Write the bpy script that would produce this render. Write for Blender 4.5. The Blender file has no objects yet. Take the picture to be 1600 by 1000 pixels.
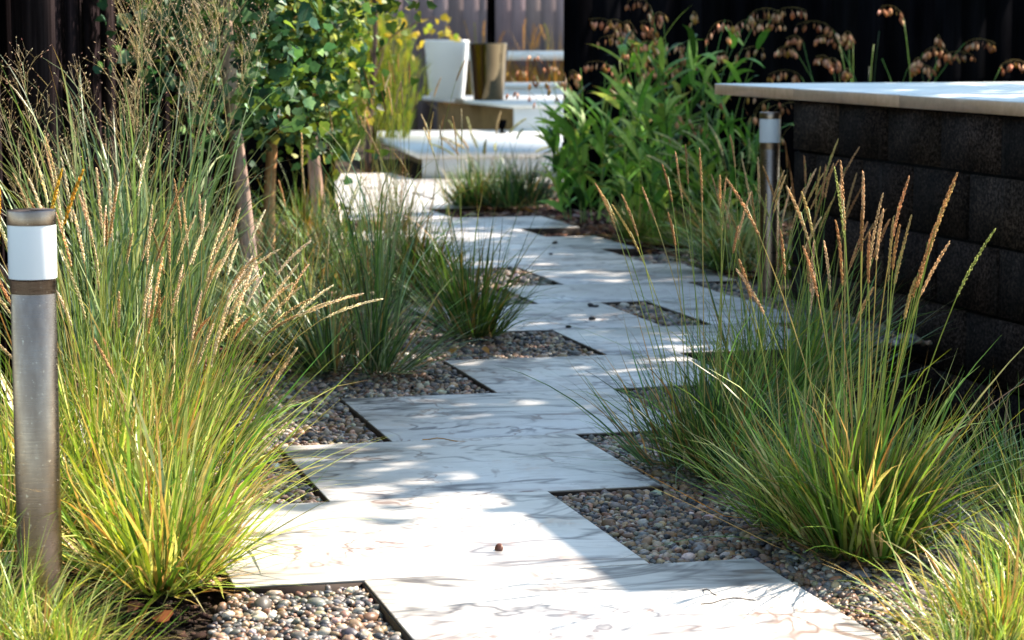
import bpy, math, random
import numpy as np
from mathutils import Vector, Matrix

R = math.radians
rng = np.random.default_rng(7)
random.seed(7)
scene = bpy.context.scene
C = scene.collection

# ------------------------------------------------------------------ frame of the place
# paving grid: u runs along the path (away, slightly left), v runs across it (right)
ANG = R(14.3)
U = np.array([-math.sin(ANG), math.cos(ANG), 0.0])
V = np.array([math.cos(ANG), math.sin(ANG), 0.0])
def UV(u, v, z=0.0):
    p = U * u + V * v
    return np.array([p[0], p[1], z])
def lin(h):
    h = h.lstrip('#')
    c = [int(h[i:i+2], 16) / 255 for i in (0, 2, 4)]
    return np.array([x / 12.92 if x <= .04045 else ((x + .055) / 1.055) ** 2.4 for x in c])

# ------------------------------------------------------------------ mesh builder
class MB:
    def __init__(s):
        s.v = []; s.q = []; s.t = []; s.c = []; s.n = 0
    def add(s, v, q=None, t=None, c=None):
        v = np.asarray(v, dtype=np.float32).reshape(-1, 3)
        if q is not None and len(q): s.q.append(np.asarray(q, dtype=np.int64).reshape(-1, 4) + s.n)
        if t is not None and len(t): s.t.append(np.asarray(t, dtype=np.int64).reshape(-1, 3) + s.n)
        if c is None: c = np.ones((len(v), 3))
        c = np.broadcast_to(np.asarray(c, dtype=np.float32), (len(v), 3))
        s.v.append(v); s.c.append(c); s.n += len(v)
    def build(s, name, mat, parent=None, smooth=False):
        v = np.concatenate(s.v); c = np.concatenate(s.c)
        q = np.concatenate(s.q) if s.q else np.zeros((0, 4), np.int64)
        t = np.concatenate(s.t) if s.t else np.zeros((0, 3), np.int64)
        me = bpy.data.meshes.new(name)
        me.vertices.add(len(v)); me.vertices.foreach_set('co', v.ravel())
        loops = np.concatenate([q.ravel(), t.ravel()]).astype(np.int32)
        me.loops.add(len(loops)); me.loops.foreach_set('vertex_index', loops)
        me.polygons.add(len(q) + len(t))
        st = np.concatenate([np.arange(len(q)) * 4, len(q) * 4 + np.arange(len(t)) * 3]).astype(np.int32)
        me.polygons.foreach_set('loop_start', st)
        try: me.polygons.foreach_set('loop_total', np.concatenate([np.full(len(q), 4), np.full(len(t), 3)]).astype(np.int32))
        except Exception: pass
        me.update(calc_edges=True)
        a = me.color_attributes.new('Col', 'FLOAT_COLOR', 'POINT')
        a.data.foreach_set('color', np.concatenate([c, np.ones((len(c), 1))], axis=1).astype(np.float32).ravel())
        if smooth:
            me.polygons.foreach_set('use_smooth', np.ones(len(me.polygons), dtype=bool))
            if smooth == 'hard': me.set_sharp_from_angle(angle=R(32))
        me.validate()
        me.materials.append(mat)
        o = bpy.data.objects.new(name, me); C.objects.link(o)
        if parent is not None: o.parent = parent
        return o
    # boxes in the uv grid (frame 'g') or the world frame; optional bevel on the top edges
    def box(s, p0, p1, grid=True, c=None, bev=0.0):
        (a0, b0, z0), (a1, b1, z1) = p0, p1
        def P(a, b, z): return UV(a, b, z) if grid else np.array([a, b, z])
        if bev > 0:
            k = bev
            ring = lambda d, z: [P(a0+d, b0+d, z), P(a0+d, b1-d, z), P(a1-d, b1-d, z), P(a1-d, b0+d, z)]
            v = ring(0, z0) + ring(0, z1-k) + ring(k*.3, z1-k*.3) + ring(k, z1)
            q = []
            for r in range(3):
                for i in range(4):
                    j = (i+1) % 4; q.append([r*4+i, r*4+j, r*4+4+j, r*4+4+i])
            q += [[3, 2, 1, 0], [12, 13, 14, 15]]
            # keep faces outward
            if not grid: pass
            s.add(v, q=[list(reversed(x)) if grid else list(reversed(x)) for x in q], c=c)
            return
        v = [P(a0, b0, z0), P(a1, b0, z0), P(a1, b1, z0), P(a0, b1, z0), P(a0, b0, z1), P(a1, b0, z1), P(a1, b1, z1), P(a0, b1, z1)]
        q = [[0, 3, 2, 1], [4, 5, 6, 7], [0, 1, 5, 4], [1, 2, 6, 5], [2, 3, 7, 6], [3, 0, 4, 7]]
        if grid: q = [x[::-1] for x in q]
        s.add(v, q=q, c=c)
    def tube(s, pts, radii, n=6, c=None, cap=True):
        pts = np.asarray(pts, float); m = len(pts)
        radii = np.broadcast_to(np.asarray(radii, float), (m,))
        tan = np.gradient(pts, axis=0); tan /= np.linalg.norm(tan, axis=1)[:, None] + 1e-9
        ref = np.array([0.31, 0.95, 0.05]) if abs(tan[0][2]) > .7 else np.array([0.0, 0.0, 1.0])
        a = np.cross(tan, ref); a /= np.linalg.norm(a, axis=1)[:, None] + 1e-9
        b = np.cross(tan, a)
        th = np.arange(n) / n * 2 * math.pi
        v = pts[:, None, :] + radii[:, None, None] * (a[:, None, :] * np.cos(th)[None, :, None] + b[:, None, :] * np.sin(th)[None, :, None])
        i = np.arange(m - 1)[:, None] * n; j = np.arange(n)[None, :]; k = (j + 1) % n
        q = np.stack([i + j, i + k, i + n + k, i + n + j], axis=-1).reshape(-1, 4)
        vv = v.reshape(-1, 3)
        cc = None
        if c is not None:
            c = np.asarray(c, float)
            cc = np.repeat(c, n, axis=0) if c.ndim == 2 else c
        t = []
        if cap:
            t = [[(m-1)*n, (m-1)*n + x, (m-1)*n + x + 1] for x in range(1, n - 1)]
        s.add(vv, q=q, t=t, c=cc)
    def lathe(s, prof, center, n=40, c=None, squash=None):
        prof = np.asarray(prof, float); m = len(prof)
        th = np.arange(n) / n * 2 * math.pi
        cs, sn = np.cos(th), np.sin(th)
        if squash:     # superellipse plan
            cs, sn = np.sign(cs) * np.abs(cs) ** squash, np.sign(sn) * np.abs(sn) ** squash
        v = np.stack([prof[:, 0:1] * cs[None], prof[:, 0:1] * sn[None], np.repeat(prof[:, 1:2], n, 1)], -1) + np.asarray(center)[None, None, :]
        i = np.arange(m - 1)[:, None] * n; j = np.arange(n)[None, :]; k = (j + 1) % n
        q = np.stack([i + j, i + k, i + n + k, i + n + j], axis=-1).reshape(-1, 4)
        s.add(v.reshape(-1, 3), q=q, c=c)

DIM = {}
def blades(mb, base, az, th0, th1, length, width, c0, c1, K=6, wander=.25, pw=1.4, tipc=None, wprof='grass', fold=0.0):
    """n curved ribbons; th = angle from vertical at base / tip"""
    n = len(base)
    t = np.linspace(0, 1, K + 1)
    pwv = (pw * rng.uniform(.65, 1.9, n))[:, None] if n > 1 else pw
    th = th0[:, None] + (th1 - th0)[:, None] * t[None] ** pwv
    azz = az[:, None] + (rng.normal(0, wander, n))[:, None] * t[None] ** 2 + rng.normal(0, .09, (n, K + 1)).cumsum(1)
    d = np.stack([np.sin(th) * np.cos(azz), np.sin(th) * np.sin(azz), np.cos(th)], -1)
    step = d[:, :-1] * (length / K)[:, None, None]
    P = np.concatenate([base[:, None, :], base[:, None, :] + np.cumsum(step, 1)], 1)
    P[..., 2] = np.maximum(P[..., 2], 0.004 + rng.random(n)[:, None] * .01)
    tw = az + rng.normal(0, .6, n)
    sd = np.stack([-np.sin(tw), np.cos(tw), rng.normal(0, .25, n)], -1)
    sd /= np.linalg.norm(sd, axis=1)[:, None]
    if wprof == 'grass': w = np.minimum(1, .65 + t * 1.2) * (1 - t ** 2.2) + .04
    elif wprof == 'leaf': w = np.sin(np.clip(t * .93 + .07, 0, 1) * math.pi) ** .75 + .02
    else: w = 1 - .5 * t
    W = (width[:, None] * w[None] * .5)[..., None] * sd[:, None, :]
    L = P - W; Rr = P + W
    v = np.stack([L, Rr], 2)                       # n,K+1,2,3
    i = (np.arange(n)[:, None] * (K + 1) + np.arange(K)[None]) * 2
    q = np.stack([i, i + 1, i + 3, i + 2], -1).reshape(-1, 4)
    tt = t[None, :, None] ** 1.3
    col = c0[:, None, :] * (1 - tt) + c1[:, None, :] * tt
    if tipc is not None:
        k = np.clip((t - .72) / .28, 0, 1)[None, :, None]
        col = col * (1 - k) + tipc[:, None, :] * k
    col = np.repeat(col[:, :, None, :], 2, 2)
    mb.add(v.reshape(-1, 3), q=q, c=col.reshape(-1, 3))
    return P

def pick(pal, n, jit=.16):
    cols = np.array([lin(h) for h, w in pal]) * DIM.get(id(pal), 1.0); ws = np.array([w for h, w in pal], float); ws /= ws.sum()
    c = cols[rng.choice(len(cols), n, p=ws)]
    return np.clip(c * (1 + rng.normal(0, jit, (n, 1))) * (1 + rng.normal(0, jit * .35, (n, 3))), .004, .95)

# ------------------------------------------------------------------ materials
def mat(name):
    m = bpy.data.materials.new(name); m.use_nodes = True
    nt = m.node_tree; nt.nodes.clear()
    out = nt.nodes.new('ShaderNodeOutputMaterial')
    return m, nt, out
def N(nt, kind, **kw):
    n = nt.nodes.new(kind)
    for k, v in kw.items():
        if k.startswith('i_'):
            key = k[2:].replace('_', ' ')
            n.inputs[key].default_value = v
        else: setattr(n, k, v)
    return n
def princ(nt, out, base=None, rough=.5, metal=0.0, spec=.5):
    p = N(nt, 'ShaderNodeBsdfPrincipled')
    p.inputs['Roughness'].default_value = rough; p.inputs['Metallic'].default_value = metal
    p.inputs['Specular IOR Level'].default_value = spec
    if base is not None: p.inputs['Base Color'].default_value = (*base, 1)
    nt.links.new(p.outputs[0], out.inputs[0]); return p
def ramp(nt, pts):
    r = N(nt, 'ShaderNodeValToRGB'); e = r.color_ramp.elements
    while len(e) < len(pts): e.new(0.5)
    for x, (p, c) in zip(e, pts):
        x.position = p; x.color = (*c, 1) if len(c) == 3 else c
    return r
def noise(nt, scale, detail=4, rough=.5, vec=None, dist=0.0):
    n = N(nt, 'ShaderNodeTexNoise'); n.inputs['Scale'].default_value = scale
    n.inputs['Detail'].default_value = detail; n.inputs['Roughness'].default_value = rough
    n.inputs['Distortion'].default_value = dist
    if vec is not None: nt.links.new(vec, n.inputs['Vector'])
    return n
def geo_pos(nt): return N(nt, 'ShaderNodeNewGeometry').outputs['Position']
def mapping(nt, vec, scale=(1, 1, 1), rot=(0, 0, 0), loc=(0, 0, 0)):
    m = N(nt, 'ShaderNodeMapping'); m.inputs['Scale'].default_value = scale; m.inputs['Rotation'].default_value = rot
    m.inputs['Location'].default_value = loc
    nt.links.new(vec, m.inputs['Vector']); return m.outputs[0]
def mixc(nt, fac, a, b, mode='MIX'):
    m = N(nt, 'ShaderNodeMix', data_type='RGBA', blend_type=mode)
    for s, x in ((0, fac), (6, a), (7, b)):
        if hasattr(x, 'is_linked') or isinstance(x, bpy.types.NodeSocket): nt.links.new(x, m.inputs[s])
        else: m.inputs[s].default_value = x if s == 0 else (*x, 1)
    return m.outputs[2]
def bump(nt, h, p, strength=.3, dist=.002):
    b = N(nt, 'ShaderNodeBump'); b.inputs['Strength'].default_value = strength; b.inputs['Distance'].default_value = dist
    nt.links.new(h, b.inputs['Height']); nt.links.new(b.outputs[0], p.inputs['Normal'])
def obj_attr(nt): return N(nt, 'ShaderNodeAttribute', attribute_name='Col').outputs['Color']

def leaf_mat(name, trans=.4, rough=.42, spec=.35, gain=1.0):
    m, nt, out = mat(name)
    col = obj_attr(nt)
    p = N(nt, 'ShaderNodeBsdfPrincipled'); p.inputs['Roughness'].default_value = rough
    p.inputs['Specular IOR Level'].default_value = spec
    nz = noise(nt, 60, 2, .5, geo_pos(nt))
    r = ramp(nt, [(.3, (.78, .78, .78)), (.7, (1.15, 1.15, 1.1))]); nt.links.new(nz.outputs[0], r.inputs[0])
    base = mixc(nt, 1.0, col, r.outputs[0], 'MULTIPLY')
    nt.links.new(base, p.inputs['Base Color'])
    t = N(nt, 'ShaderNodeBsdfTranslucent')
    tc = mixc(nt, 1.0, base, (1.2 * gain, 1.15 * gain, .8 * gain), 'MULTIPLY'); nt.links.new(tc, t.inputs['Color'])
    mx = N(nt, 'ShaderNodeMixShader'); mx.inputs[0].default_value = trans
    nt.links.new(p.outputs[0], mx.inputs[1]); nt.links.new(t.outputs[0], mx.inputs[2]); nt.links.new(mx.outputs[0], out.inputs[0])
    return m
M = {}
M['grass'] = leaf_mat('grass_blade', .24, .42, .45)
M['leaf'] = leaf_mat('tree_leaf', .34, .55, .3)
M['seed'] = leaf_mat('seed_head', .3, .7, .15)

def marble():
    m, nt, out = mat('veined_marble_paving')
    p = princ(nt, out, None, .42, 0, .45)
    pos = geo_pos(nt)
    off = obj_attr(nt)
    sc = N(nt, 'ShaderNodeVectorMath', operation='SCALE'); nt.links.new(off, sc.inputs[0]); sc.inputs['Scale'].default_value = 19.0
    ad = N(nt, 'ShaderNodeVectorMath', operation='ADD'); nt.links.new(pos, ad.inputs[0]); nt.links.new(sc.outputs[0], ad.inputs[1])
    vec = mapping(nt, ad.outputs[0], (1, 1, 1), (0, 0, -ANG + .05))
    # soft cloudy ground
    cl = noise(nt, 1.0, 5, .6, mapping(nt, vec, (1.8, 4.5, 1)), .6)
    rc = ramp(nt, [(.3, (.50, .495, .48)), (.5, (.62, .61, .59)), (.75, (.67, .655, .63))]); nt.links.new(cl.outputs[0], rc.inputs[0])
    def vein(scale, mp, rot, width, dist, seed, detail=4, rough=.58):
        v2 = mapping(nt, vec, mp, (0, 0, rot), (seed, seed * 1.7, 0))
        n = noise(nt, scale, detail, rough, v2, dist)
        s = N(nt, 'ShaderNodeMath', operation='SUBTRACT'); s.inputs[1].default_value = .5; nt.links.new(n.outputs[0], s.inputs[0])
        a = N(nt, 'ShaderNodeMath', operation='ABSOLUTE'); nt.links.new(s.outputs[0], a.inputs[0])
        r = ramp(nt, [(0, (1, 1, 1)), (width, (0, 0, 0))]); nt.links.new(a.outputs[0], r.inputs[0])
        return r.outputs[0]
    def mod(sock, seed, lo, hi, mp=(2.0, 5, 1)):
        n = noise(nt, 1.3, 3, .5, mapping(nt, vec, mp, (0, 0, 0), (seed, 0, 0)))
        r = ramp(nt, [(lo, (0, 0, 0)), (hi, (1, 1, 1))]); nt.links.new(n.outputs[0], r.inputs[0])
        x = N(nt, 'ShaderNodeMath', operation='MULTIPLY'); nt.links.new(sock, x.inputs[0]); nt.links.new(r.outputs[0], x.inputs[1])
        return x.outputs[0]
    v1 = mod(vein(1.0, (1.5, 3.4, 1), .30, .030, .5, 3), 8, .36, .55)
    v2 = mod(vein(1.4, (1.5, 2.2, 1), -.6, .026, 1.0, 11), 21, .38, .56)
    v3 = mod(vein(2.4, (1.6, 4.6, 1), .2, .035, 1.2, 27), 33, .40, .60)
    v4 = mod(vein(2.2, (1.7, 1.5, 1), .9, .026, .8, 41), 47, .44, .60)
    c = rc.outputs[0]
    c = mixc(nt, v3, c, (.42, .40, .40)); 
    c = mixc(nt, v1, c, (.11, .10, .105)); c = mixc(nt, v2, c, (.13, .115, .12)); c = mixc(nt, v4, c, (.20, .13, .105))
    # rusty pale stains and grains
    st = noise(nt, 5, 5, .7, pos); rs = ramp(nt, [(.60, (0, 0, 0)), (.70, (1, 1, 1))]); nt.links.new(st.outputs[0], rs.inputs[0])
    f = N(nt, 'ShaderNodeMath', operation='MULTIPLY'); nt.links.new(rs.outputs[0], f.inputs[0]); f.inputs[1].default_value = .5
    c = mixc(nt, f.outputs[0], c, (.55, .38, .26))
    sp = noise(nt, 70, 2, .5, pos); rp = ramp(nt, [(.71, (0, 0, 0)), (.75, (1, 1, 1))]); nt.links.new(sp.outputs[0], rp.inputs[0])
    f2 = N(nt, 'ShaderNodeMath', operation='MULTIPLY'); nt.links.new(rp.outputs[0], f2.inputs[0]); f2.inputs[1].default_value = .55
    c = mixc(nt, f2.outputs[0], c, (.22, .17, .13))
    sr = N(nt, 'ShaderNodeSeparateXYZ'); nt.links.new(off, sr.inputs[0]); rt = ramp(nt, [(0, (.84, .84, .85)), (1, (1.04, 1.02, .99))]); nt.links.new(sr.outputs[0], rt.inputs[0])
    big = noise(nt, 2.3, 6, .7, pos, .8); rb = ramp(nt, [(.35, (.82, .79, .75)), (.6, (1, 1, 1))]); nt.links.new(big.outputs[0], rb.inputs[0])
    c = mixc(nt, 1.0, mixc(nt, 1.0, c, rt.outputs[0], 'MULTIPLY'), rb.outputs[0], 'MULTIPLY')
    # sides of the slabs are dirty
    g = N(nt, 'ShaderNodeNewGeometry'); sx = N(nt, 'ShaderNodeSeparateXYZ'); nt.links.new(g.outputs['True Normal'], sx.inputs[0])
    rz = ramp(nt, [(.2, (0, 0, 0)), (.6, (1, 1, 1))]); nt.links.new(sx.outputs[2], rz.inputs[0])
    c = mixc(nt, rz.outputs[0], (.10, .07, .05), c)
    nt.links.new(c, p.inputs['Base Color'])
    rr = ramp(nt, [(.3, (.32,)*3), (.7, (.55,)*3)]); nt.links.new(cl.outputs[0], rr.inputs[0]); nt.links.new(rr.outputs[0], p.inputs['Roughness'])
    bump(nt, noise(nt, 40, 5, .6, pos).outputs[0], p, .12, .002)
    return m
M['marble'] = marble()

def simple(name, base, rough=.5, metal=0., spec=.5, var=.15, nscale=12, bmp=.1, bd=.002, attr=False, stretch=(1, 1, 1)):
    m, nt, out = mat(name); p = princ(nt, out, base, rough, metal, spec)
    pos = mapping(nt, geo_pos(nt), stretch)
    nz = noise(nt, nscale, 6, .6, pos)
    lo = 1 - var; hi = 1 + var
    r = ramp(nt, [(.3, (lo,)*3), (.7, (hi,)*3)]); nt.links.new(nz.outputs[0], r.inputs[0])
    b = obj_attr(nt) if attr else tuple(base)
    nt.links.new(mixc(nt, 1.0, b, r.outputs[0], 'MULTIPLY'), p.inputs['Base Color'])
    if bmp: bump(nt, nz.outputs[0], p, bmp, bd)
    return m
M['edging'] = simple('weathered_steel_edging', lin('2e2018'), .7, .2, .3, .4, 40)
M['white'] = simple('white_composite', (.80, .80, .78), .45, 0, .4, .05, 6, .03)
M['whitegloss'] = simple('white_glazed_pot', (.80, .80, .79), .3, 0, .5, .03, 6, .02)
M['ochre_shade'] = simple('ochre_side_shade', lin('8a6f4a'), .8, 0, .2, .2, 8, .2)  # brown stands in for shade on the unlit left sides of terrace and benches
M['pebble'] = simple('river_pebble', (.3, .3, .3), .48, 0, .45, .22, 160, .15, .001, attr=True)
M['bark'] = simple('bark', (.3, .3, .3), .85, 0, .2, .35, 60, .8, .006, attr=True, stretch=(1, 1, .25))
M['chip'] = simple('bark_mulch', (.3, .3, .3), .9, 0, .15, .3, 90, .3, .002, attr=True)

def soil():
    m, nt, out = mat('dark_garden_soil'); p = princ(nt, out, None, .95, 0, .15)
    pos = geo_pos(nt)
    a = noise(nt, 45, 8, .7, pos); b = noise(nt, 3, 4, .6, pos)
    r = ramp(nt, [(.3, (.010, .008, .006)), (.5, (.030, .022, .016)), (.62, (.075, .052, .035)), (.75, (.14, .105, .075))]); nt.links.new(a.outputs[0], r.inputs[0])
    r2 = ramp(nt, [(.35, (.7,)*3), (.65, (1.3, 1.2, 1.1))]); nt.links.new(b.outputs[0], r2.inputs[0])
    nt.links.new(mixc(nt, 1.0, r.outputs[0], r2.outputs[0], 'MULTIPLY'), p.inputs['Base Color'])
    bump(nt, a.outputs[0], p, 1.0, .012)
    return m
M['soil'] = soil()

def block_mat():
    m, nt, out = mat('charcoal_split_block'); p = princ(nt, out, None, .9, 0, .08)
    pos = geo_pos(nt); at = obj_attr(nt)
    fine = noise(nt, 110, 5, .7, pos); med = noise(nt, 9, 6, .65, pos)
    streak = noise(nt, 1.0, 5, .7, mapping(nt, pos, (38, 38, 1.6)))
    rf = ramp(nt, [(.32, (.0015, .001, .0008)), (.46, (.010, .0065, .0052)), (.68, (.070, .051, .043))]); nt.links.new(fine.outputs[0], rf.inputs[0])
    rm = ramp(nt, [(.35, (.55,)*3), (.65, (1.45, 1.35, 1.25))]); nt.links.new(med.outputs[0], rm.inputs[0])
    c = mixc(nt, 1.0, rf.outputs[0], rm.outputs[0], 'MULTIPLY')
    c = mixc(nt, 1.0, c, at, 'MULTIPLY')
    rs = ramp(nt, [(.58, (0, 0, 0)), (.78, (.55, .55, .55))]); nt.links.new(streak.outputs[0], rs.inputs[0])
    c = mixc(nt, rs.outputs[0], c, (.085, .07, .06))
    sp = noise(nt, 55, 3, .6, pos); rp = ramp(nt, [(.70, (0, 0, 0)), (.78, (.6, .6, .6))]); nt.links.new(sp.outputs[0], rp.inputs[0])
    c = mixc(nt, rp.outputs[0], c, (.12, .10, .09))
    nt.links.new(c, p.inputs['Base Color'])
    bump(nt, fine.outputs[0], p, 1.0, .004)
    return m
M['block'] = block_mat()

def fence_mat(name, base, var, rough=.55, streaks=.5):
    m, nt, out = mat(name); p = princ(nt, out, None, rough, 0, 0.0)
    pos = geo_pos(nt); at = obj_attr(nt)
    s = noise(nt, 1.0, 6, .7, mapping(nt, pos, (60, 60, 1.2))); b = noise(nt, 2.0, 4, .6, mapping(nt, pos, (5, 5, .7)))
    r = ramp(nt, [(.35, tuple(x * (1 - var) for x in base)), (.68, tuple(x * (1 + var) for x in base))]); nt.links.new(s.outputs[0], r.inputs[0])
    r2 = ramp(nt, [(.35, (1 - streaks,)*3), (.65, (1 + streaks,)*3)]); nt.links.new(b.outputs[0], r2.inputs[0])
    c = mixc(nt, 1.0, r.outputs[0], r2.outputs[0], 'MULTIPLY'); c = mixc(nt, 1.0, c, at, 'MULTIPLY')
    nt.links.new(c, p.inputs['Base Color']); bump(nt, s.outputs[0], p, .3, .002)
    return m
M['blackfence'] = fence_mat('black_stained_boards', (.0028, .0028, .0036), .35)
M['leftfence'] = fence_mat('dark_brown_stained_boards', (.020, .015, .016), .6, .45, .6)
M['farfence'] = fence_mat('faded_mauve_boards', (.185, .145, .15), .12, .7, .15)

def steel():
    m, nt, out = mat('brushed_steel'); p = princ(nt, out, (.52, .50, .49), .2, 1.0, .5)
    pos = geo_pos(nt)
    p.inputs['Anisotropic'].default_value = .6
    tg = N(nt, 'ShaderNodeTangent', direction_type='RADIAL', axis='Z'); nt.links.new(tg.outputs[0], p.inputs['Tangent'])
    s = noise(nt, 1.0, 4, .6, mapping(nt, pos, (30, 30, 500)))
    r = ramp(nt, [(.3, (.24,)*3), (.7, (.36,)*3)]); nt.links.new(s.outputs[0], r.inputs[0]); nt.links.new(r.outputs[0], p.inputs['Roughness'])
    sp = noise(nt, 150, 3, .6, pos); rp = ramp(nt, [(.66, (0, 0, 0)), (.72, (1, 1, 1))]); nt.links.new(sp.outputs[0], rp.inputs[0])
    d2 = noise(nt, 14, 5, .7, mapping(nt, pos, (1, 1, .3))); rd = ramp(nt, [(.4, (.20, .145, .12)), (.7, (.34, .265, .23))]); nt.links.new(d2.outputs[0], rd.inputs[0])
    nt.links.new(mixc(nt, rp.outputs[0], rd.outputs[0], (.62, .52, .42)), p.inputs['Base Color'])
    f = N(nt, 'ShaderNodeMath', operation='MULTIPLY'); nt.links.new(rp.outputs[0], f.inputs[0]); f.inputs[1].default_value = -.6
    a = N(nt, 'ShaderNodeMath', operation='ADD'); nt.links.new(f.outputs[0], a.inputs[0]); a.inputs[1].default_value = 1.0
    nt.links.new(a.outputs[0], p.inputs['Metallic'])
    bump(nt, s.outputs[0], p, .05, .0005)
    return m
M['steel'] = steel()
def frosted():
    m, nt, out = mat('frosted_lens'); p = princ(nt, out, (.78, .78, .80), .32, 0, .5)
    p.inputs['Subsurface Weight'].default_value = .25; p.inputs['Subsurface Radius'].default_value = (.02, .02, .02)
    return m
M['lens'] = frosted()
def chrome():
    m, nt, out = mat('polished_metal_pot'); p = princ(nt, out, (.12, .095, .06), .03, 1, .6)
    n = noise(nt, 7, 2, .5, geo_pos(nt)); bump(nt, n.outputs[0], p, .06, .02)
    return m
M['chrome'] = chrome()
def coping():
    m, nt, out = mat('pale_stone_coping'); p = princ(nt, out, None, .38, 0, .5)
    pos = geo_pos(nt); vec = mapping(nt, pos, (1, 1, 1), (0, 0, -ANG))
    n = noise(nt, 1.0, 6, .65, mapping(nt, vec, (1.6, 9, 1)), .8)
    r = ramp(nt, [(.3, (.46, .50, .52)), (.5, (.68, .72, .73)), (.7, (.78, .79, .78))]); nt.links.new(n.outputs[0], r.inputs[0])
    g = N(nt, 'ShaderNodeNewGeometry'); sx = N(nt, 'ShaderNodeSeparateXYZ'); nt.links.new(g.outputs['True Normal'], sx.inputs[0])
    rz = ramp(nt, [(.2, (0, 0, 0)), (.6, (1, 1, 1))]); nt.links.new(sx.outputs[2], rz.inputs[0])
    e = noise(nt, 30, 4, .6, pos); re = ramp(nt, [(.3, (.62, .38, .23)), (.7, (.80, .52, .34))]); nt.links.new(e.outputs[0], re.inputs[0])  # tan on the edge faces stands in for warm light bounced off the path
    nt.links.new(mixc(nt, rz.outputs[0], re.outputs[0], r.outputs[0]), p.inputs['Base Color'])
    return m
M['coping'] = coping()

# ------------------------------------------------------------------ tags
def tag(o, label=None, cat=None, group=None, kind=None):
    if label: o['label'] = label
    if cat: o['category'] = cat
    if group: o['group'] = group
    if kind: o['kind'] = kind
    return o
def thing(name, loc, label, cat, group=None):
    o = bpy.data.objects.new(name, None); C.objects.link(o)
    o.location = [float(x) for x in loc]; o.empty_display_size = .1
    return tag(o, label, cat, group)
# parts are modelled round the origin of their thing

# ------------------------------------------------------------------ the setting
def sstep(x): x = np.clip(x, 0, 1); return x * x * (3 - 2 * x)
def ground_z(u, v): return -.045 - .34 * sstep((v - 2.0) / .4) * sstep((6.85 - u) / .4)
g = MB()
gu, gv = np.meshgrid(np.arange(-2, 16.001, .1), np.arange(-6, 7.001, .1), indexing='ij')
gp = U[None, None] * gu[..., None] + V[None, None] * gv[..., None]; gp[..., 2] = ground_z(gu, gv) + np.where((np.abs(gu - 7) > 8.95) | (gv < -5.95) | (gv > 6.95), 0, rng.normal(0, .002, gu.shape))
ni, nj = gu.shape; idx = np.arange(ni * nj).reshape(ni, nj)
g.add(gp.reshape(-1, 3), q=np.stack([idx[:-1, :-1], idx[:-1, 1:], idx[1:, 1:], idx[1:, :-1]], -1).reshape(-1, 4))
co_ = lambda u, v: tuple(UV(u, v, float(ground_z(np.float64(u), np.float64(v)))))
inn = [co_(-2, -6), co_(-2, 7), co_(16, 7), co_(16, -6)]; ou = [tuple(UV(-150, -150, -.045)), tuple(UV(-150, 150, -.045)), tuple(UV(250, 150, -.045)), tuple(UV(250, -150, -.045))]
g.add(inn + ou, q=[[i, 4 + i, 4 + (i + 1) % 4, (i + 1) % 4] for i in range(4)])
tag(g.build('ground', M['soil']), 'dark garden soil under the planting beds', 'ground', kind='structure')

ROWS = [  # u0, u1, [(v0, v1), ...]
    (1.86, 2.485, [(.30, .97)]), (2.485, 3.13, [(.52, 1.19)]),
    (3.13, 3.80, [(.714, 1.40)]), (3.80, 4.475, [(.50, 1.213)]), (4.475, 5.12, [(.776, 1.453)]),
    (5.12, 5.77, [(1.03, 1.736)]), (5.77, 6.385, [(1.433, 2.12)]), (6.385, 6.98, [(1.907, 2.62)]),
    (6.98, 7.67, [(1.60, 2.264), (2.43, 2.77)]), (7.67, 8.24, [(2.05, 2.76)]), (8.24, 8.93, [(2.30, 2.965)]),
    (8.93, 9.62, [(1.93, 2.84)]), (9.62, 10.25, [(2.15, 3.0)]), (10.25, 10.75, [(1.95, 2.77)]), (10.75, 11.45, [(2.2, 3.07)]),
    (11.45, 12.1, [(1.95, 2.62)]), (12.1, 12.75, [(2.25, 2.9)]), (12.75, 13.4, [(2.1, 2.8), (2.82, 3.3)]),
    (13.4, 14.05, [(2.25, 3.5)]), (14.05, 14.56, [(2.35, 3.05), (3.054, 4.2)]), (14.56, 15.3, [(2.3, 3.08)])]
path = MB(); edge = MB()
def subtract(iv, cuts):
    out = [iv]
    for a, b in cuts:
        nx = []
        for x, y in out:
            if b <= x or a >= y: nx.append((x, y)); continue
            if a > x: nx.append((x, a))
            if b < y: nx.append((b, y))
        out = nx
    return [x for x in out if x[1] - x[0] > .02]
EG = .003
for k, (u0, u1, ivs) in enumerate(ROWS):
    for v0, v1 in ivs:
        col = rng.random(3)
        path.box((u0 + .002, v0, -.06), (u1 - .002, v1, rng.uniform(-.0008, .0008)), c=col, bev=.0022)
        edge.box((u0, v0 - EG, -.06), (u1, v0 - .0003, -.004)); edge.box((u0, v1 + .0003, -.06), (u1, v1 + EG, -.004))
        prev = ROWS[k-1][2] if k else []; nxt = ROWS[k+1][2] if k + 1 < len(ROWS) else []
        for a, b in subtract((v0, v1), prev): edge.box((u0 - EG + .001, a + .001, -.06), (u0 + .0009, b - .001, -.004))
        for a, b in subtract((v0, v1), nxt): edge.box((u1 - .0009, a + .001, -.06), (u1 + EG - .001, b - .001, -.004))
po = tag(path.build('path', M['marble']), 'staggered veined marble slabs stepping through the garden', 'path', kind='structure')
eo = edge.build('steel_edging', M['edging'], po)

def in_slab(u, v, m=.006):
    r = np.zeros(len(u), bool)
    for u0, u1, ivs in ROWS:
        for v0, v1 in ivs:
            r |= (u > u0 - m) & (u < u1 + m) & (v > v0 - m) & (v < v1 + m)
    return r

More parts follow.
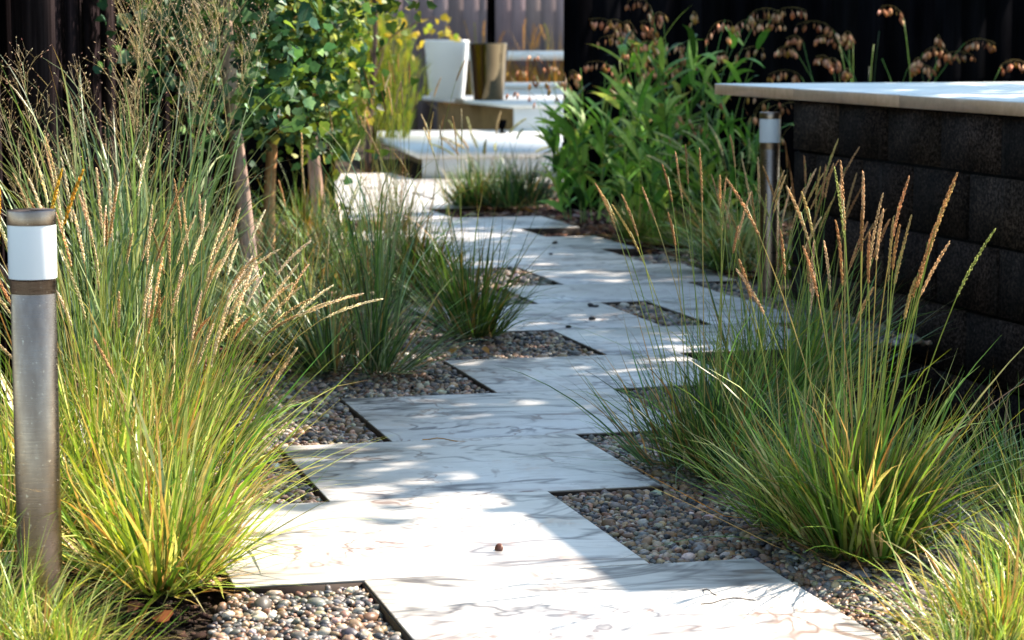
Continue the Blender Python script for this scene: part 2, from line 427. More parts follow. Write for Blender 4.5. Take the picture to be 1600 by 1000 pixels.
# pebbles: real stones merged into one gravel object
def stones(mb, P, size, flat, cols, nu=7, nv=4):
    th = np.arange(nu) / nu * 2 * math.pi; ph = np.linspace(0, math.pi, nv + 1)[1:-1]
    ring = np.array([[math.sin(p) * math.cos(t), math.sin(p) * math.sin(t), math.cos(p)] for p in ph for t in th])
    T = np.vstack([[0, 0, 1], ring, [0, 0, -1]]); m = len(T)
    q = []; t = []
    for r in range(len(ph) - 1):
        for i in range(nu):
            j = (i + 1) % nu; q.append([1 + r*nu + i, 1 + (r+1)*nu + i, 1 + (r+1)*nu + j, 1 + r*nu + j])
    for i in range(nu):
        j = (i + 1) % nu; t.append([0, 1 + i, 1 + j]); b = 1 + (len(ph)-1)*nu; t.append([m-1, b + j, b + i])
    n = len(P)
    a = rng.random(n) * 2 * math.pi; S = size[:, None] * np.stack([rng.uniform(.85, 1.25, n), rng.uniform(.65, .95, n), flat * rng.uniform(.8, 1.2, n)], 1)
    sq = T[None] * S[:, None, :] * (1 + rng.normal(0, .07, (n, m, 1)))
    tilt = rng.normal(0, .3, n); tilt2 = rng.normal(0, .3, n)
    x, y, z = sq[..., 0], sq[..., 1], sq[..., 2]
    ct, st = np.cos(tilt)[:, None], np.sin(tilt)[:, None]; x, z = x * ct + z * st, -x * st + z * ct
    ct, st = np.cos(tilt2)[:, None], np.sin(tilt2)[:, None]; y, z = y * ct + z * st, -y * st + z * ct
    ct, st = np.cos(a)[:, None], np.sin(a)[:, None]; x, y = x * ct - y * st, x * st + y * ct
    v = np.stack([x, y, z], -1) + P[:, None, :]
    cols = cols * .74
    o = (np.arange(n) * m)[:, None, None]
    mb.add(v.reshape(-1, 3), q=(np.array(q)[None] + o).reshape(-1, 4), t=(np.array(t)[None] + o).reshape(-1, 3), c=np.repeat(cols, m, 0))
PEB = [('676058', 4), ('4b4848', 4), ('987a60', 5), ('b39374', 5), ('7a5a44', 5), ('bcab96', 3), ('333136', 3), ('7d7772', 5), ('d0c4b4', 1), ('8d6549', 1)]
def field(u0, u1, v0, v1, s, size, flat=.62, nu=7, nv=4, pal=PEB, cond=None, zz=-.0125):
    gu, gv = np.meshgrid(np.arange(u0, u1, s), np.arange(v0, v1, s * .93)); gu = gu.ravel(); gv = gv.ravel()
    gu = gu + rng.uniform(-.5, .5, len(gu)) * s; gv = gv + rng.uniform(-.5, .5, len(gv)) * s
    x = U[0] * gu + V[0] * gv; y = U[1] * gu + V[1] * gv
    k = ~in_slab(gu, gv, size * .95) & (np.abs(x) < y * .225 + .25) & (y > 3.15)
    if cond is not None: k &= cond(gu, gv)
    gu, gv, x, y = gu[k], gv[k], x[k], y[k]; n = len(x)
    z = zz + rng.normal(0, size * .28, n) + .004 * np.sin(x * 9 + 1) * np.cos(y * 7) - .006 * (np.sin(x * 23) * np.sin(y * 19 + 2)).clip(0, 1)
    stones(pebmb, np.stack([x, y, z], 1), size * np.exp(rng.normal(0, .3, n)), flat, pick(pal, n, .2), nu, nv)
    return n
pebmb = MB()
left = lambda u, v: (v > .34 + np.maximum(0, u - 5.3) * .42 + .06 * np.sin(u * 5) + np.where(u < 3.9, .14, 0))
n1 = field(2.9, 5.3, 0, 2.9, .0108, .0072, nu=8, nv=5, cond=lambda u, v: left(u, v) & (v < 1.95 + .05 * np.sin(u * 8)))
n2 = field(5.3, 7.9, .3, 2.95, .0135, .0088, nu=7, nv=4, cond=lambda u, v: left(u, v) & ((v < 2.1) | (u > 6.5)))
n3 = field(7.9, 9.3, 1.0, 3.0, .019, .0125, nu=6, nv=4, cond=left)
tag(pebmb.build('pebble_gravel', M['pebble'], smooth=True), 'mixed grey and brown river pebbles filling the gaps beside the slabs', 'gravel', kind='stuff')
print('pebbles', n1, n2, n3)
MUL = [('6b4a3a', 5), ('8a6a58', 3), ('47302a', 5), ('a58f86', 2), ('30211d', 4), ('95622f', .7)]
pebmb = MB()
field(8.6, 14.6, .5, 4.2, .032, .021, flat=.35, nu=5, nv=3, pal=MUL, zz=-.03, cond=lambda u, v: (u > 9.2) | (v > 2.99))
field(2.9, 5.4, -.6, .62, .020, .0085, flat=.4, nu=5, nv=3, pal=[('3a2a22', 5), ('241a16', 5), ('5a4436', 2), ('7d6450', .6)], zz=-.036, cond=lambda u, v: ~left(u, v) & (rng.random(len(u)) < .75))
field(5.4, 8.6, .0, 1.9, .03, .016, flat=.4, nu=5, nv=3, pal=MUL, zz=-.032, cond=lambda u, v: ~left(u, v) & (rng.random(len(u)) < .7))
tag(pebmb.build('bark_mulch', M['chip']), 'reddish brown bark mulch spread over the far planting beds', 'mulch', kind='stuff')

# ------------------------------------------------------------------ block wall and counter top on the right
WV = 2.975; WU1 = 7.72; WU0 = 4.45
wall = thing('block_wall', UV(WU1, WV), 'charcoal concrete block wall carrying the pale counter top', 'wall')
o0 = UV(WU1, WV)
def rel(mb, o):
    for a in mb.v: a -= np.asarray(o, dtype=np.float32)
    return mb
w = MB(); core = MB()
for r in range(6):
    tops = [.677, .505, .305, .105, -.095, -.295]; bots = [.505, .305, .105, -.095, -.295, -.48]
    zt, zb = tops[r], bots[r]
    ofs = .0 if r % 2 == 0 else .2
    uu = WU1
    first = True
    while uu > WU0:
        ln = .4 if not (first and r % 2) else .2
        first = False
        ua = max(uu - ln, WU0)
        t = .5 + rng.random() ** 1.3 * 1.4
        d = rng.uniform(-.005, .004)
        w.box((ua + .011, WV + d, zb + .005), (uu - .011, WV + .19, zt - .005), c=(t, t * rng.uniform(.94, 1.0), t * rng.uniform(.9, 1.0)))
        uu = ua
core.box((WU0 + .01, WV + .012, -.48), (WU1 - .01, WV + .18, .674), c=(.12, .12, .12))
rel(w, o0).build('wall', M['block'], wall); rel(core, o0).build('mortar_core', M['block'], wall)
ct = thing('counter_top', UV(8.5, 2.955, .68), 'long pale stone counter top cantilevered past the end of the block wall', 'counter')
o1 = UV(8.5, 2.955, .68)
cuts = [8.50, 7.68, 6.78, 5.75, 4.95, 4.47]
for i in range(len(cuts) - 1):
    c = MB(); c.box((cuts[i+1] + .0015, 2.955, .6795), (cuts[i] - .0015, 4.45, .7195 + rng.uniform(-.0006, .0006)), c=rng.random(3), bev=.003)
    rel(c, o1).build('slab', M['coping'], ct)
c = MB(); c.box((7.0, 4.2, -.05), (7.9, 4.35, .679)); rel(c, o1).build('support_pier', M['block'], ct)
# roof added unseen above the counter to cast the shadow on the near slabs
RB = thing('added_roof', UV(4.23, 2.96), 'flat dark roof on slim posts, added unseen to shade the near slabs', 'added_roof')
o2 = UV(4.23, 2.96); c = MB(); c.box((4.23, 2.96, 1.91), (6.0, 5.6, 1.96), bev=.004); rel(c, o2).build('roof', M['edging'], RB)
for (a_, b_) in ((4.3, 4.4), (4.3, 5.45), (5.85, 4.5), (5.85, 5.45)):
    c = MB(); c.box((a_, b_, -.45), (a_ + .09, b_ + .09, 1.909)); rel(c, o2).build('post', M['edging'], RB)

# ------------------------------------------------------------------ fences
def fence(name, label, origin, direction, length, height, board, material, z0=.0, tones=(.8, 1.2), gaps=(), batten=0.0, postgap=None):
    d = np.array([*direction, 0.0]); d /= np.linalg.norm(d); nrm = np.array([d[1], -d[0], 0.0])
    t = thing(name, origin, label, 'fence')
    mb = MB(); x = 0.0
    def bx(x0, x1, y0, y1, za, zb, c, m=mb):
        v = []
        for z in (za, zb):
            for (a, b) in ((x0, y0), (x1, y0), (x1, y1), (x0, y1)): v.append(d * a + nrm * b + np.array([0, 0, z]))
        m.add(v, q=[[0, 3, 2, 1], [4, 5, 6, 7], [0, 1, 5, 4], [1, 2, 6, 5], [2, 3, 7, 6], [3, 0, 4, 7]], c=c)
    k = 0
    while x < length:
        wd = min(board * rng.uniform(.96, 1.04), length - x)
        if wd < .02: break
        if not any(a <= x < b for a, b in gaps):
            tn = rng.uniform(*tones)
            off = (k % 2) * batten + rng.uniform(0, .002)
            bx(x - (.006 if off > .004 else 0), x + wd + (.006 if off > .004 else -.0005), off, off + .02, z0 - .05, height + rng.uniform(-.002, .002), (tn, tn * rng.uniform(.95, 1.03), tn * rng.uniform(.95, 1.05)))
        x += wd; k += 1
    mb.build('boards', material, t)
    for a in np.arange(.05, length, 1.8):
        p = MB(); bx(a, a + .09, -.12, -.03, -.05, height - .02, (.9, .9, .9), p); p.build('post', material, t)
    for zz in (.25, height - .3):
        p = MB(); bx(0, length, -.028, -.002, zz, zz + .09, (.9, .9, .9), p); p.build('rail', material, t)
    return t
vd = (V[0], V[1])
fence('board_fence', 'dark brown stained board fence along the left edge behind the grasses', np.array([-1.215, 9.6, 0]), (-.012, -1.0), 5.6, 2.1, .135, M['leftfence'], tones=(.3, 1.9), batten=.018)
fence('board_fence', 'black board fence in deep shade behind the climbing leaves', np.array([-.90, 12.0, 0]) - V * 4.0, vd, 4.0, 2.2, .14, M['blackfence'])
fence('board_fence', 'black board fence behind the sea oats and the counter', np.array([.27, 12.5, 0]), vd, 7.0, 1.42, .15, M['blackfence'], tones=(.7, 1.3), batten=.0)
c = MB(); c.box((-.02, -.06, -.05), (.075, .05, 2.42), grid=False, c=(.7, .7, .7))
# far sunlit fence: two runs with a dark gap between them
fo = np.array([-.17, 24.0, 0.0])
fence('board_fence', 'faded mauve board fence in the sun beyond the white benches, left run', fo - V * 6.0 - V * .09, vd, 6.0, 2.4, .155, M['farfence'], tones=(.8, 1.1), batten=.0)
fence('board_fence', 'faded mauve board fence in the sun beyond the white benches, right run with plant shadow', fo, vd, 7.0, 2.4, .155, M['farfence'], tones=(.8, 1.1), batten=.0)
# dark sheet added behind the gap to stand in for the shade of a recess
fence('board_fence', 'dark boards added as shade in the narrow gap between the mauve runs', fo - V * .6 + U * .35, vd, 1.3, 2.3, .16, M['blackfence'])

# ------------------------------------------------------------------ bollard lights
def bollard(loc, label, lean=(0, 0)):
    t = thing('bollard_light', loc, label, 'garden light', 'bollard lights beside the path')
    t.rotation_euler = (lean[0], lean[1], 0)
    r = .0345
    b = MB(); b.lathe([(0, -.002), (.055, -.002), (.055, .004), (.052, .006), (r, .006)], (0, 0, -.012), 40); b.build('base_plate', M['steel'], t, 'hard')
    p = MB(); p.lathe([(r, -.03), (r, .505), (r - .0008, .5065), (r - .0008, .5075), (r + .0006, .5085), (r + .0006, .528), (r - .002, .530), (0, .530)], (0, 0, 0), 56); p.build('post', M['steel'], t, 'hard')
    l = MB(); l.lathe([(.0, .5305), (.0365, .5305), (.0368, .534), (.0368, .610), (.0365, .6125), (0, .6125)], (0, 0, 0), 56); l.build('lamp_lens', M['lens'], t, 'hard')
    k = MB(); k.lathe([(0, .6128), (.0372, .6128), (.0372, .6330), (.0366, .6345), (.034, .6352), (0, .6356)], (0, 0, 0), 56); k.build('cap', M['steel'], t, 'hard')
    return t
bollard((-.735, 3.615, 0), 'brushed steel bollard light with white lens in the grass at the left edge')
bollard((.896, 8.24, 0), 'brushed steel bollard light standing by the end of the dark block wall')

# ------------------------------------------------------------------ far terrace, benches, planters
def poly_prism(mb, pts, z0, z1):
    n = len(pts); v = [(x, y, z0) for x, y in pts] + [(x, y, z1) for x, y in pts]
    # quads for a 4 sided plan
    mb.add(v, q=[[3, 2, 1, 0], [4, 5, 6, 7]] + [[i, (i+1) % 4, 4 + (i+1) % 4, 4 + i] for i in range(4)])
def low_block(name, label, cat, plan, z0, z1, thick, inset, mtop, mbase, side=.3):
    plan = [np.array(p) for p in plan]; o = plan[0]
    t = thing(name, (o[0], o[1], z0), label, cat)
    cen = sum(plan) / 4
    rp = lambda P, k: [tuple(p + (cen - p) / np.linalg.norm(cen - p) * k - o) for p in P]
    a = MB(); poly_prism(a, rp(plan, 0), z1 - thick - z0, z1 - z0); a.build('top_slab', mtop, t)
    p0, p1, p2, p3 = [p - o for p in plan]; f = p1 - p0; f = f / np.linalg.norm(f); bk = p3 - p0; bk = bk / np.linalg.norm(bk)
    b = MB(); poly_prism(b, [tuple(p0 + f * side + bk * .06), tuple(p1 + bk * .06), tuple(p2 - bk * .06), tuple(p3 + f * side - bk * .06)], -.02, z1 - thick - .001 - z0); b.build('base', mbase, t)
    e = MB(); poly_prism(e, [tuple(p0 + f * .03 + bk * inset), tuple(p1 + bk * inset), tuple(p1 + bk * .058), tuple(p0 + f * .03 + bk * .058)], -.02, z1 - thick - .002 - z0); e.build('front_panel', mtop, t)
    return t
cn = lambda u, v: tuple(UV(u, v)[:2])
low_block('terrace', 'low white stone terrace at the far end of the path', 'terrace', [cn(14.62, 3.12), cn(14.62, 8.0), cn(18.0, 8.0), cn(18.0, 3.43)], -.02, .166, .04, .012, M['white'], M['ochre_shade'])
# L of white bench: body, end face, overhanging seat
A = np.array([0.0, 18.25]); Bk = np.array([-.78, 20.6]); vv = V[:2]
low_block('bench_block', 'broad white bench block carrying the two planters', 'bench', [tuple(A), tuple(A + vv * 5), tuple(Bk + vv * 5), tuple(Bk)], -.02, .378, .035, .012, M['white'], M['ochre_shade'], .12)
low_block('bench_block', 'narrow white step bench behind the broad block at right', 'bench', [(-.25, 21.2), (4, 22.1), (4, 22.6), (-.25, 21.7)], -.02, .47, .04, .012, M['white'], M['ochre_shade'], .1)
t = thing('wall_bench', (-.55, 22.9, .66), 'long white shelf on posts along the mauve fence', 'bench')
a = MB(); d = vv; q0 = np.array([0, 0]); pl = [tuple(q0), tuple(q0 + d * 5), tuple(q0 + d * 5 + U[:2] * .45), tuple(q0 + U[:2] * .45)]
poly_prism(a, pl, 0, .085); a.build('top_slab', M['white'], t)
for s in (.25, 1.9, 3.6):
    p = MB(); e = d * s + U[:2] * .2; p.box((e[0], e[1], -.66), (e[0] + .07, e[1] + .07, -.001), grid=False); p.build('leg', M['blackfence'], t)
# vessels
t = thing('metal_planter', (-.19, 19.2, .379), 'shiny metal planter tapering to its foot on the broad bench', 'planter')
p = MB(); p.lathe([(0, 0), (.115, 0), (.121, .004), (.132, .12), (.146, .30), (.157, .43), (.160, .452), (.156, .458), (.148, .452), (.142, .40), (.13, .36), (0, .36)], (0, 0, 0), 56); p.build('pot', M['chrome'], t, 'hard')
s = MB(); s.lathe([(0, .39), (.139, .385)], (0, 0, 0), 30); s.build('soil', M['soil'], t)
t = thing('white_planter', (-.535, 19.55, .379), 'tall white tapered planter behind the yellow leaved sapling', 'planter')
p = MB(); p.lathe([(0, 0), (.135, 0), (.14, .006), (.155, .15), (.178, .40), (.186, .475), (.182, .482), (.172, .475), (.165, .43), (0, .43)], (0, 0, 0), 56, squash=.45); p.build('pot', M['whitegloss'], t, 'hard')
t = thing('spot_lamp', (-.075, 17.9, .167), 'small black spot lamp standing on the far terrace', 'garden light')
p = MB(); p.lathe([(0, 0), (.03, 0), (.03, .008), (.012, .012), (.012, .03), (.03, .045), (.035, .1), (.03, .1), (.0, .08)], (0, 0, 0), 20, c=(.6, .6, .6)); p.build('housing', M['blackfence'], t, True)

# ------------------------------------------------------------------ plants
LIME = [('8fa634', 5), ('b0bc4c', 4), ('62842c', 4.5), ('d4d07a', 3), ('3c5c22', 3.5), ('b98f4a', .9), ('d8bf84', 1.3)]
LIMED = [('5f7d26', 5), ('7f9a30', 4), ('3f5f22', 4), ('98a840', 2), ('b07a2c', .5)]
MID = [('5d7f33', 5), ('46692c', 5), ('7b9440', 3), ('2f4d22', 3), ('93a455', 1.5), ('b07a34', .6)]
BLUE = [('6a8560', 4), ('4f6c44', 4), ('97ab86', 3), ('849a58', 4), ('2f4a30', 3), ('b8bf90', 2)]
DARK = [('2e4a26', 5), ('3f6130', 4), ('20361d', 4), ('5a7a3a', 2)]
STRAW = [('dcc6a2', 5), ('cbb088', 4), ('ead9bd', 4), ('b08c60', 2), ('cda070', 1)]
RUST = [('c49a6c', 5), ('ae8056', 3), ('d8b68c', 4), ('c0a468', 2), ('a8aa60', 1.5)]
DEAD = [('b5894f', 3), ('c7a870', 3), ('8a5a30', 2)]

def spikelets(mb, curve, r0, cols, per=26, long=.011, fluff=1.0):
    """small pointed spikelets spiralling up a curve (m,3)"""
    m = len(curve); n = per
    s = np.linspace(0, 1, n) * (m - 1); i = np.minimum(s.astype(int), m - 2); f = (s - i)[:, None]
    P = curve[i] * (1 - f) + curve[i + 1] * f
    T = curve[i + 1] - curve[i]; T /= np.linalg.norm(T, axis=1)[:, None] + 1e-9
    a = np.cross(T, [0.3, .9, .1]); a /= np.linalg.norm(a, axis=1)[:, None] + 1e-9; b = np.cross(T, a)
    ph = np.arange(n) * 2.4 + rng.random() * 6
    rad = a * np.cos(ph)[:, None] + b * np.sin(ph)[:, None]
    env = np.sin(np.clip(np.linspace(.12, .97, n), 0, 1) * math.pi) ** .5
    out = r0 * env * fluff
    base = P + rad * (out * .3)[:, None]
    tip = base + T * long * rng.uniform(.8, 1.25, n)[:, None] + rad * out[:, None]
    side = np.cross(T, rad)
    midp = (base + tip) / 2; w = (long * .2)
    v = np.stack([base, midp + side * w, tip, midp - side * w, midp + rad * w, midp - rad * w], 1)
    o = (np.arange(n) * 6)[:, None, None]
    t = np.array([[0, 1, 4], [1, 2, 4], [2, 3, 4], [3, 0, 4], [1, 0, 5], [2, 1, 5], [3, 2, 5], [0, 3, 5]])[None] + o
    mb.add(v.reshape(-1, 3), t=t.reshape(-1, 3), c=np.repeat(cols, 6, 0))

def clump(loc, label, n=500, rad=.07, length=(.35, .6), th0=(0, .35), th1=(.5, 1.6), width=.004, pal=LIME, tip=DEAD,
          tipp=.25, heads=0, hl=(.45, .62), hlean=(.02, .3), hhead=.09, hpal=RUST, hr=.0035, name='grass_clump', lean=(0, 0), group='grass clumps along the path', K=7, cat='grass', hper=30, arc=None, hbend=.35, hbias=None):
    t = thing(name, loc, label, cat, group)
    mb = MB()
    nt_ = max(5, n // 70)
    ta = rng.random(nt_) * 2 * math.pi; tr = rad * np.sqrt(rng.random(nt_)); tl = rng.uniform(.72, 1.1, nt_); tlean = rng.uniform(0, .35, nt_); tdir = ta + rng.normal(0, .8, nt_)
    tcol = rng.normal(0, .16, nt_)
    ti = rng.integers(0, nt_, n)
    sub = rad * .32 * np.sqrt(rng.random(n)); sa = rng.random(n) * 6.28
    bx_ = tr[ti] * np.cos(ta[ti]) + sub * np.cos(sa); by_ = tr[ti] * np.sin(ta[ti]) + sub * np.sin(sa)
    base = np.stack([bx_, by_, np.zeros(n) - .03], 1)
    k = np.clip(np.hypot(bx_, by_) / rad, 0, 1)
    a0 = th0[0] + (th0[1] - th0[0]) * (k * .5 + rng.random(n) * .5)
    dx = np.sin(a0) * np.cos(sa) + np.sin(tlean[ti]) * np.cos(tdir[ti]) + .35 * k * np.cos(np.arctan2(by_, bx_)); dy = np.sin(a0) * np.sin(sa) + np.sin(tlean[ti]) * np.sin(tdir[ti]) + .35 * k * np.sin(np.arctan2(by_, bx_))
    az = np.arctan2(dy, dx) + rng.normal(0, .3, n); a0 = np.minimum(np.hypot(dx, dy) * .85, 1.1)
    a1 = a0 + th1[0] + (th1[1] - th1[0]) * rng.random(n) ** 1.5
    ms = rng.random(n) < .12
    az = np.where(ms, rng.random(n) * 6.28, az); a0 = np.where(ms, a0 + rng.uniform(.1, .6, n), a0); a1 = np.where(ms, a1 + rng.uniform(0, .9, n), a1)
    a1 = np.where(rng.random(n) < .18, a0 + rng.uniform(-.3, .1, n), a1)
    L = rng.uniform(*length, n) * rng.uniform(.55, 1.05, n) * tl[ti]
    c0 = pick(pal, n, .38) * (1 + tcol[ti])[:, None].clip(.5, 1.5); c1 = pick(pal, n, .2) * .5 + c0 * .6
    dd = rng.random(n) < tipp
    tc = np.where(dd[:, None], pick(tip, n), c1)
    dead = rng.random(n) < .08
    c0 = np.where(dead[:, None], pick(tip, n), c0); c1 = np.where(dead[:, None], pick(tip, n), c1)
    blades(mb, base, az, a0, a1, L, width * rng.uniform(.6, 1.25, n), c0, c1, K=K, tipc=tc)
    nd = n // 8
    if nd > 20:      # dead thatch about the crown of the clump
        da = rng.random(nd) * 6.28; dr = rad * np.sqrt(rng.random(nd)) * 1.1; d0 = rng.uniform(.3, 1.3, nd)
        dc = pick([('8a6a44', 4), ('b0905e', 3), ('6a4c30', 3), ('c2a878', 1)], nd, .25)
        blades(mb, np.stack([dr * np.cos(da), dr * np.sin(da), np.zeros(nd) - .02], 1), da + rng.normal(0, .7, nd), d0, d0 + rng.uniform(.1, 1.2, nd), length[0] * rng.uniform(.25, .85, nd), width * rng.uniform(.4, .9, nd), dc, dc, K=5)
    if lean != (0, 0):
        for v in mb.v: v[:, 0] += lean[0] * np.maximum(v[:, 2], 0); v[:, 1] += lean[1] * np.maximum(v[:, 2], 0)
    mb.build('blades', M['grass'], t)
    for h in range(heads):
        s = MB(); a = random.uniform(0, 2 * math.pi)
        if hbias is not None: a = hbias + random.gauss(0, .7)
        r_ = rad * .7 * random.random(); b = np.array([[r_ * math.cos(a), r_ * math.sin(a), 0.0]])
        l = random.uniform(*hl); l0 = random.uniform(*hlean)
        green = lin(random.choice(['8f9a42', '7f9440', 'a3a352', 'b09a58']))
        P = blades(s, b, np.array([a + random.gauss(0, .3)]), np.array([l0]), np.array([l0 + hbend * random.random() ** 1.5]), np.array([l]), np.array([.0022]), green[None], green[None] * .9, K=9, wprof='stalk', pw=1.8)[0]
        s2 = MB(); s2.tube(P, np.linspace(.0013, .0007, len(P)), 4, c=green)
        so = s2.build('flower_stalk', M['grass'], t)
        hper2 = hper * 2; hm = MB(); L_ = hhead * random.uniform(.7, 1.3); stepl = l / 9; m = max(2, int(round(L_ / stepl)) + 1)
        d = P[-1] - P[-2]; d /= np.linalg.norm(d)
        pts = [P[-2] + d * 0 + (P[-1] - P[-2]) * .2]
        bend = np.array([math.cos(a), math.sin(a), -.6]) * hbend * .5
        for q_ in range(5):
            d = d + bend * .18; d /= np.linalg.norm(d); pts.append(pts[-1] + d * L_ / 5)
        spikelets(hm, np.array(pts), hr * .72, pick(hpal, 1, .1) * (1 + rng.normal(0, .2, (hper2, 1))).clip(.4, 1.8), per=hper2, long=.0078 * (hr / .0035) ** .6)
        hm.build('seed_head', M['seed'], so)
    return t

PAN = [('d2bda0', 5), ('bfa28c', 4), ('e0d2ba', 3), ('b08a78', 3)]
def panicle(parent, base, az, lean, height, plen, pal=PAN):
    """airy branched switchgrass panicle on its stalk"""
    green = lin('7c9156')
    s = MB()
    P = blades(MB(), base[None], np.array([az]), np.array([lean]), np.array([lean + random.uniform(.05, .35)]), np.array([height]), np.array([.001]), green[None], green[None], K=12, pw=1.6, wander=.1)[0]
    s.tube(P, np.linspace(.0016, .0006, 13), 4, c=green)
    so = s.build('flower_stalk', M['grass'], parent)
    m = MB(); k = 12; f0 = 1 - plen / height
    A = np.repeat(np.linspace(f0, .99, k), 2); ii = A * 12; i = np.minimum(ii.astype(int), 11); ff = (ii - i)[:, None]
    B = P[i] * (1 - ff) + P[i + 1] * ff; n = len(B)
    bl = plen * (.52 * (1 - (A - f0) / (1 - f0)) + .10) * rng.uniform(.6, 1.1, n)
    baz = rng.random(n) * 6.28
    T0 = rng.uniform(.3, .65, n); col = np.repeat(lin('c2b394')[None], n, 0)
    Q = blades(m, B, baz, T0, T0 + rng.uniform(-.1, .6, n), bl, np.full(n, .0009), col, col, K=5, wprof='stalk')
    # twigs
    sub = 5; SB = []; 
    for q in Q:
        for _ in range(sub):
            x = random.uniform(.25, 1) * 5; j = min(int(x), 4); SB.append(q[j] * (1 - (x - j)) + q[j + 1] * (x - j))
    SB = np.array(SB); n2 = len(SB)
    c2 = np.repeat(lin('c9b898')[None], n2, 0); a2 = rng.random(n2) * 6.28; th = rng.uniform(.3, 1.2, n2)
    l2 = plen * rng.uniform(.05, .13, n2)
    Q2 = blades(m, SB, a2, th, th + .2, l2, np.full(n2, .0006), c2, c2, K=2, wprof='stalk')
    # spikelets at the twig ends
    e = Q2[:, -1]; d = Q2[:, -1] - Q2[:, -2]; d /= np.linalg.norm(d, axis=1)[:, None] + 1e-9
    sd = np.cross(d, [0, .3, 1.0]); sd /= np.linalg.norm(sd, axis=1)[:, None] + 1e-9; s3 = np.cross(d, sd)
    Ls = rng.uniform(.005, .0085, n2)[:, None]; w = .0011
    v = np.stack([e, e + d * Ls * .5 + sd * w, e + d * Ls, e + d * Ls * .5 - sd * w, e + d * Ls * .5 + s3 * w, e + d * Ls * .5 - s3 * w], 1)
    t = np.array([[0, 1, 4], [1, 2, 4], [2, 3, 4], [3, 0, 4], [1, 0, 5], [2, 1, 5], [3, 2, 5], [0, 3, 5]])[None] + (np.arange(n2) * 6)[:, None, None]
    m.add(v.reshape(-1, 3), t=t.reshape(-1, 3), c=np.repeat(pick(pal, n2), 6, 0))
    m.build('panicle', M['seed'], so)

def switchgrass(loc, label, n=260, rad=.10, h=(.6, .95), npan=10, ph=(.95, 1.3), plen=.38, width=.008, pal=BLUE, th=(0, .25), lean_dir=None):
    t = thing('switchgrass', loc, label, 'grass', 'tall switchgrass at the left')
    mb = MB()
    az = rng.random(n) * 2 * math.pi; rr = rad * np.sqrt(rng.random(n))
    # leaves leave the culms at different heights
    hb = rng.random(n) ** 1.1 * h[1] * .62
    base = np.stack([rr * np.cos(az), rr * np.sin(az), -.03 + 0 * hb], 1)
    base[:, :2] *= (1 + hb * 1.2)[:, None]; base[:, 2] += hb
    a0 = rng.uniform(*th, n) + .08; a1 = a0 + rng.uniform(.2, 1.7, n)
    L = rng.uniform(.25, .5, n)
    c0 = pick(pal, n); c1 = pick(pal, n) * .4 + c0 * .65
    blades(mb, base, az + rng.normal(0, .5, n), a0, a1, L, width * rng.uniform(.5, 1.1, n), c0, c1, K=7, tipc=np.where((rng.random(n) < .3)[:, None], pick(DEAD, n), c1))
    mb.build('blades', M['grass'], t)
    cm = MB(); m = 34; az = rng.random(m) * 6.28; rr = rad * rng.random(m)
    b = np.stack([rr * np.cos(az), rr * np.sin(az), np.zeros(m) - .03], 1); cc = pick(pal, m)
    blades(cm, b, az, rng.uniform(0, .12, m), rng.uniform(.1, .4, m), rng.uniform(h[0], h[1], m), np.full(m, .0035), cc, cc, K=6, wprof='stalk')
    cm.build('culms', M['grass'], t)
    for k in range(npan):
        a = random.uniform(0, 6.28) if lean_dir is None else lean_dir + random.gauss(0, .8)
        panicle(t, np.array([.05 * math.cos(a), .05 * math.sin(a), 0]), a, random.uniform(.02, .2), random.uniform(*ph), plen * random.uniform(.8, 1.15))
    return t

# ---- left side: tall switchgrass behind
switchgrass((-.93, 5.1, 0), 'small switchgrass nearest the left fence with lone airy panicles against the dark boards', 110, .09, (.4, .62), 3, (.82, .98), width=.006, lean_dir=2.9)
switchgrass((-.88, 5.5, 0), 'tall blue green switchgrass between the front clump and the trunks, densest panicles', 420, .14, (.46, .82), 10, (.9, 1.25), width=.0065)
switchgrass((-.90, 6.1, 0), 'shorter switchgrass arching beside the left tree trunk', 200, .11, (.32, .55), 3, (.75, 1.0), width=.006)
# ---- left side: low clumps
LG = 'grass clumps along the path'
clump((-.58, 3.86, 0), 'broad lime green grass clump beside the front left pebbles', 540, .085, (.28, .48), (.02, .7), (.3, 1.6), .0072, LIME, heads=9, hl=(.36, .50), hpal=STRAW, hlean=(.05, .6), hr=.003)
clump((-.70, 4.2, 0), 'lime grass clump with straw heads right behind the left bollard', 520, .11, (.34, .58), (.02, .5), (.15, 1.3), .0066, LIME, heads=36, hl=(.42, .64), hpal=STRAW, hlean=(.02, .5), hr=.0032)
clump((-.70, 4.5, 0), 'yellow green clump leaning over the left pebble bed, straw heads', 330, .09, (.30, .50), (.02, .6), (.15, 1.4), .0060, LIME, heads=34, hl=(.40, .60), hpal=STRAW, hlean=(.1, .7), hr=.0032, hbias=.2, hbend=.7)
clump((-.82, 4.65, 0), 'green clump with orange spikes between bollard and fence', 480, .10, (.36, .6), (.02, .45), (.15, 1.1), .0042, LIMED, heads=20, hl=(.5, .66), hpal=STRAW + RUST, hlean=(.0, .3), hr=.003)
clump((-.86, 4.0, 0), 'yellow green clump at the left edge behind the steel bollard', 450, .09, (.3, .5), (.02, .5), (.3, 1.2), .004, LIME, heads=5, hl=(.56, .64), hpal=[('c99a2c', 3), ('b8862a', 2)], hlean=(0, .12), hr=.004)
clump((-.70, 3.36, 0), 'fine lime grass tuft at the bottom left corner before the bollard', 560, .10, (.12, .22), (.02, .7), (.4, 1.6), .003, LIME)
clump((-.80, 3.45, 0), 'fine lime grass tuft at the extreme lower left edge', 380, .09, (.16, .28), (.02, .5), (.3, 1.4), .003, LIME)
clump((-.68, 5.05, 0), 'mid green tuft on the pebbles behind the front clumps', 300, .08, (.3, .5), (.05, .5), (.3, 1.3), .004, LIMED, heads=9, hl=(.4, .55), hpal=STRAW)
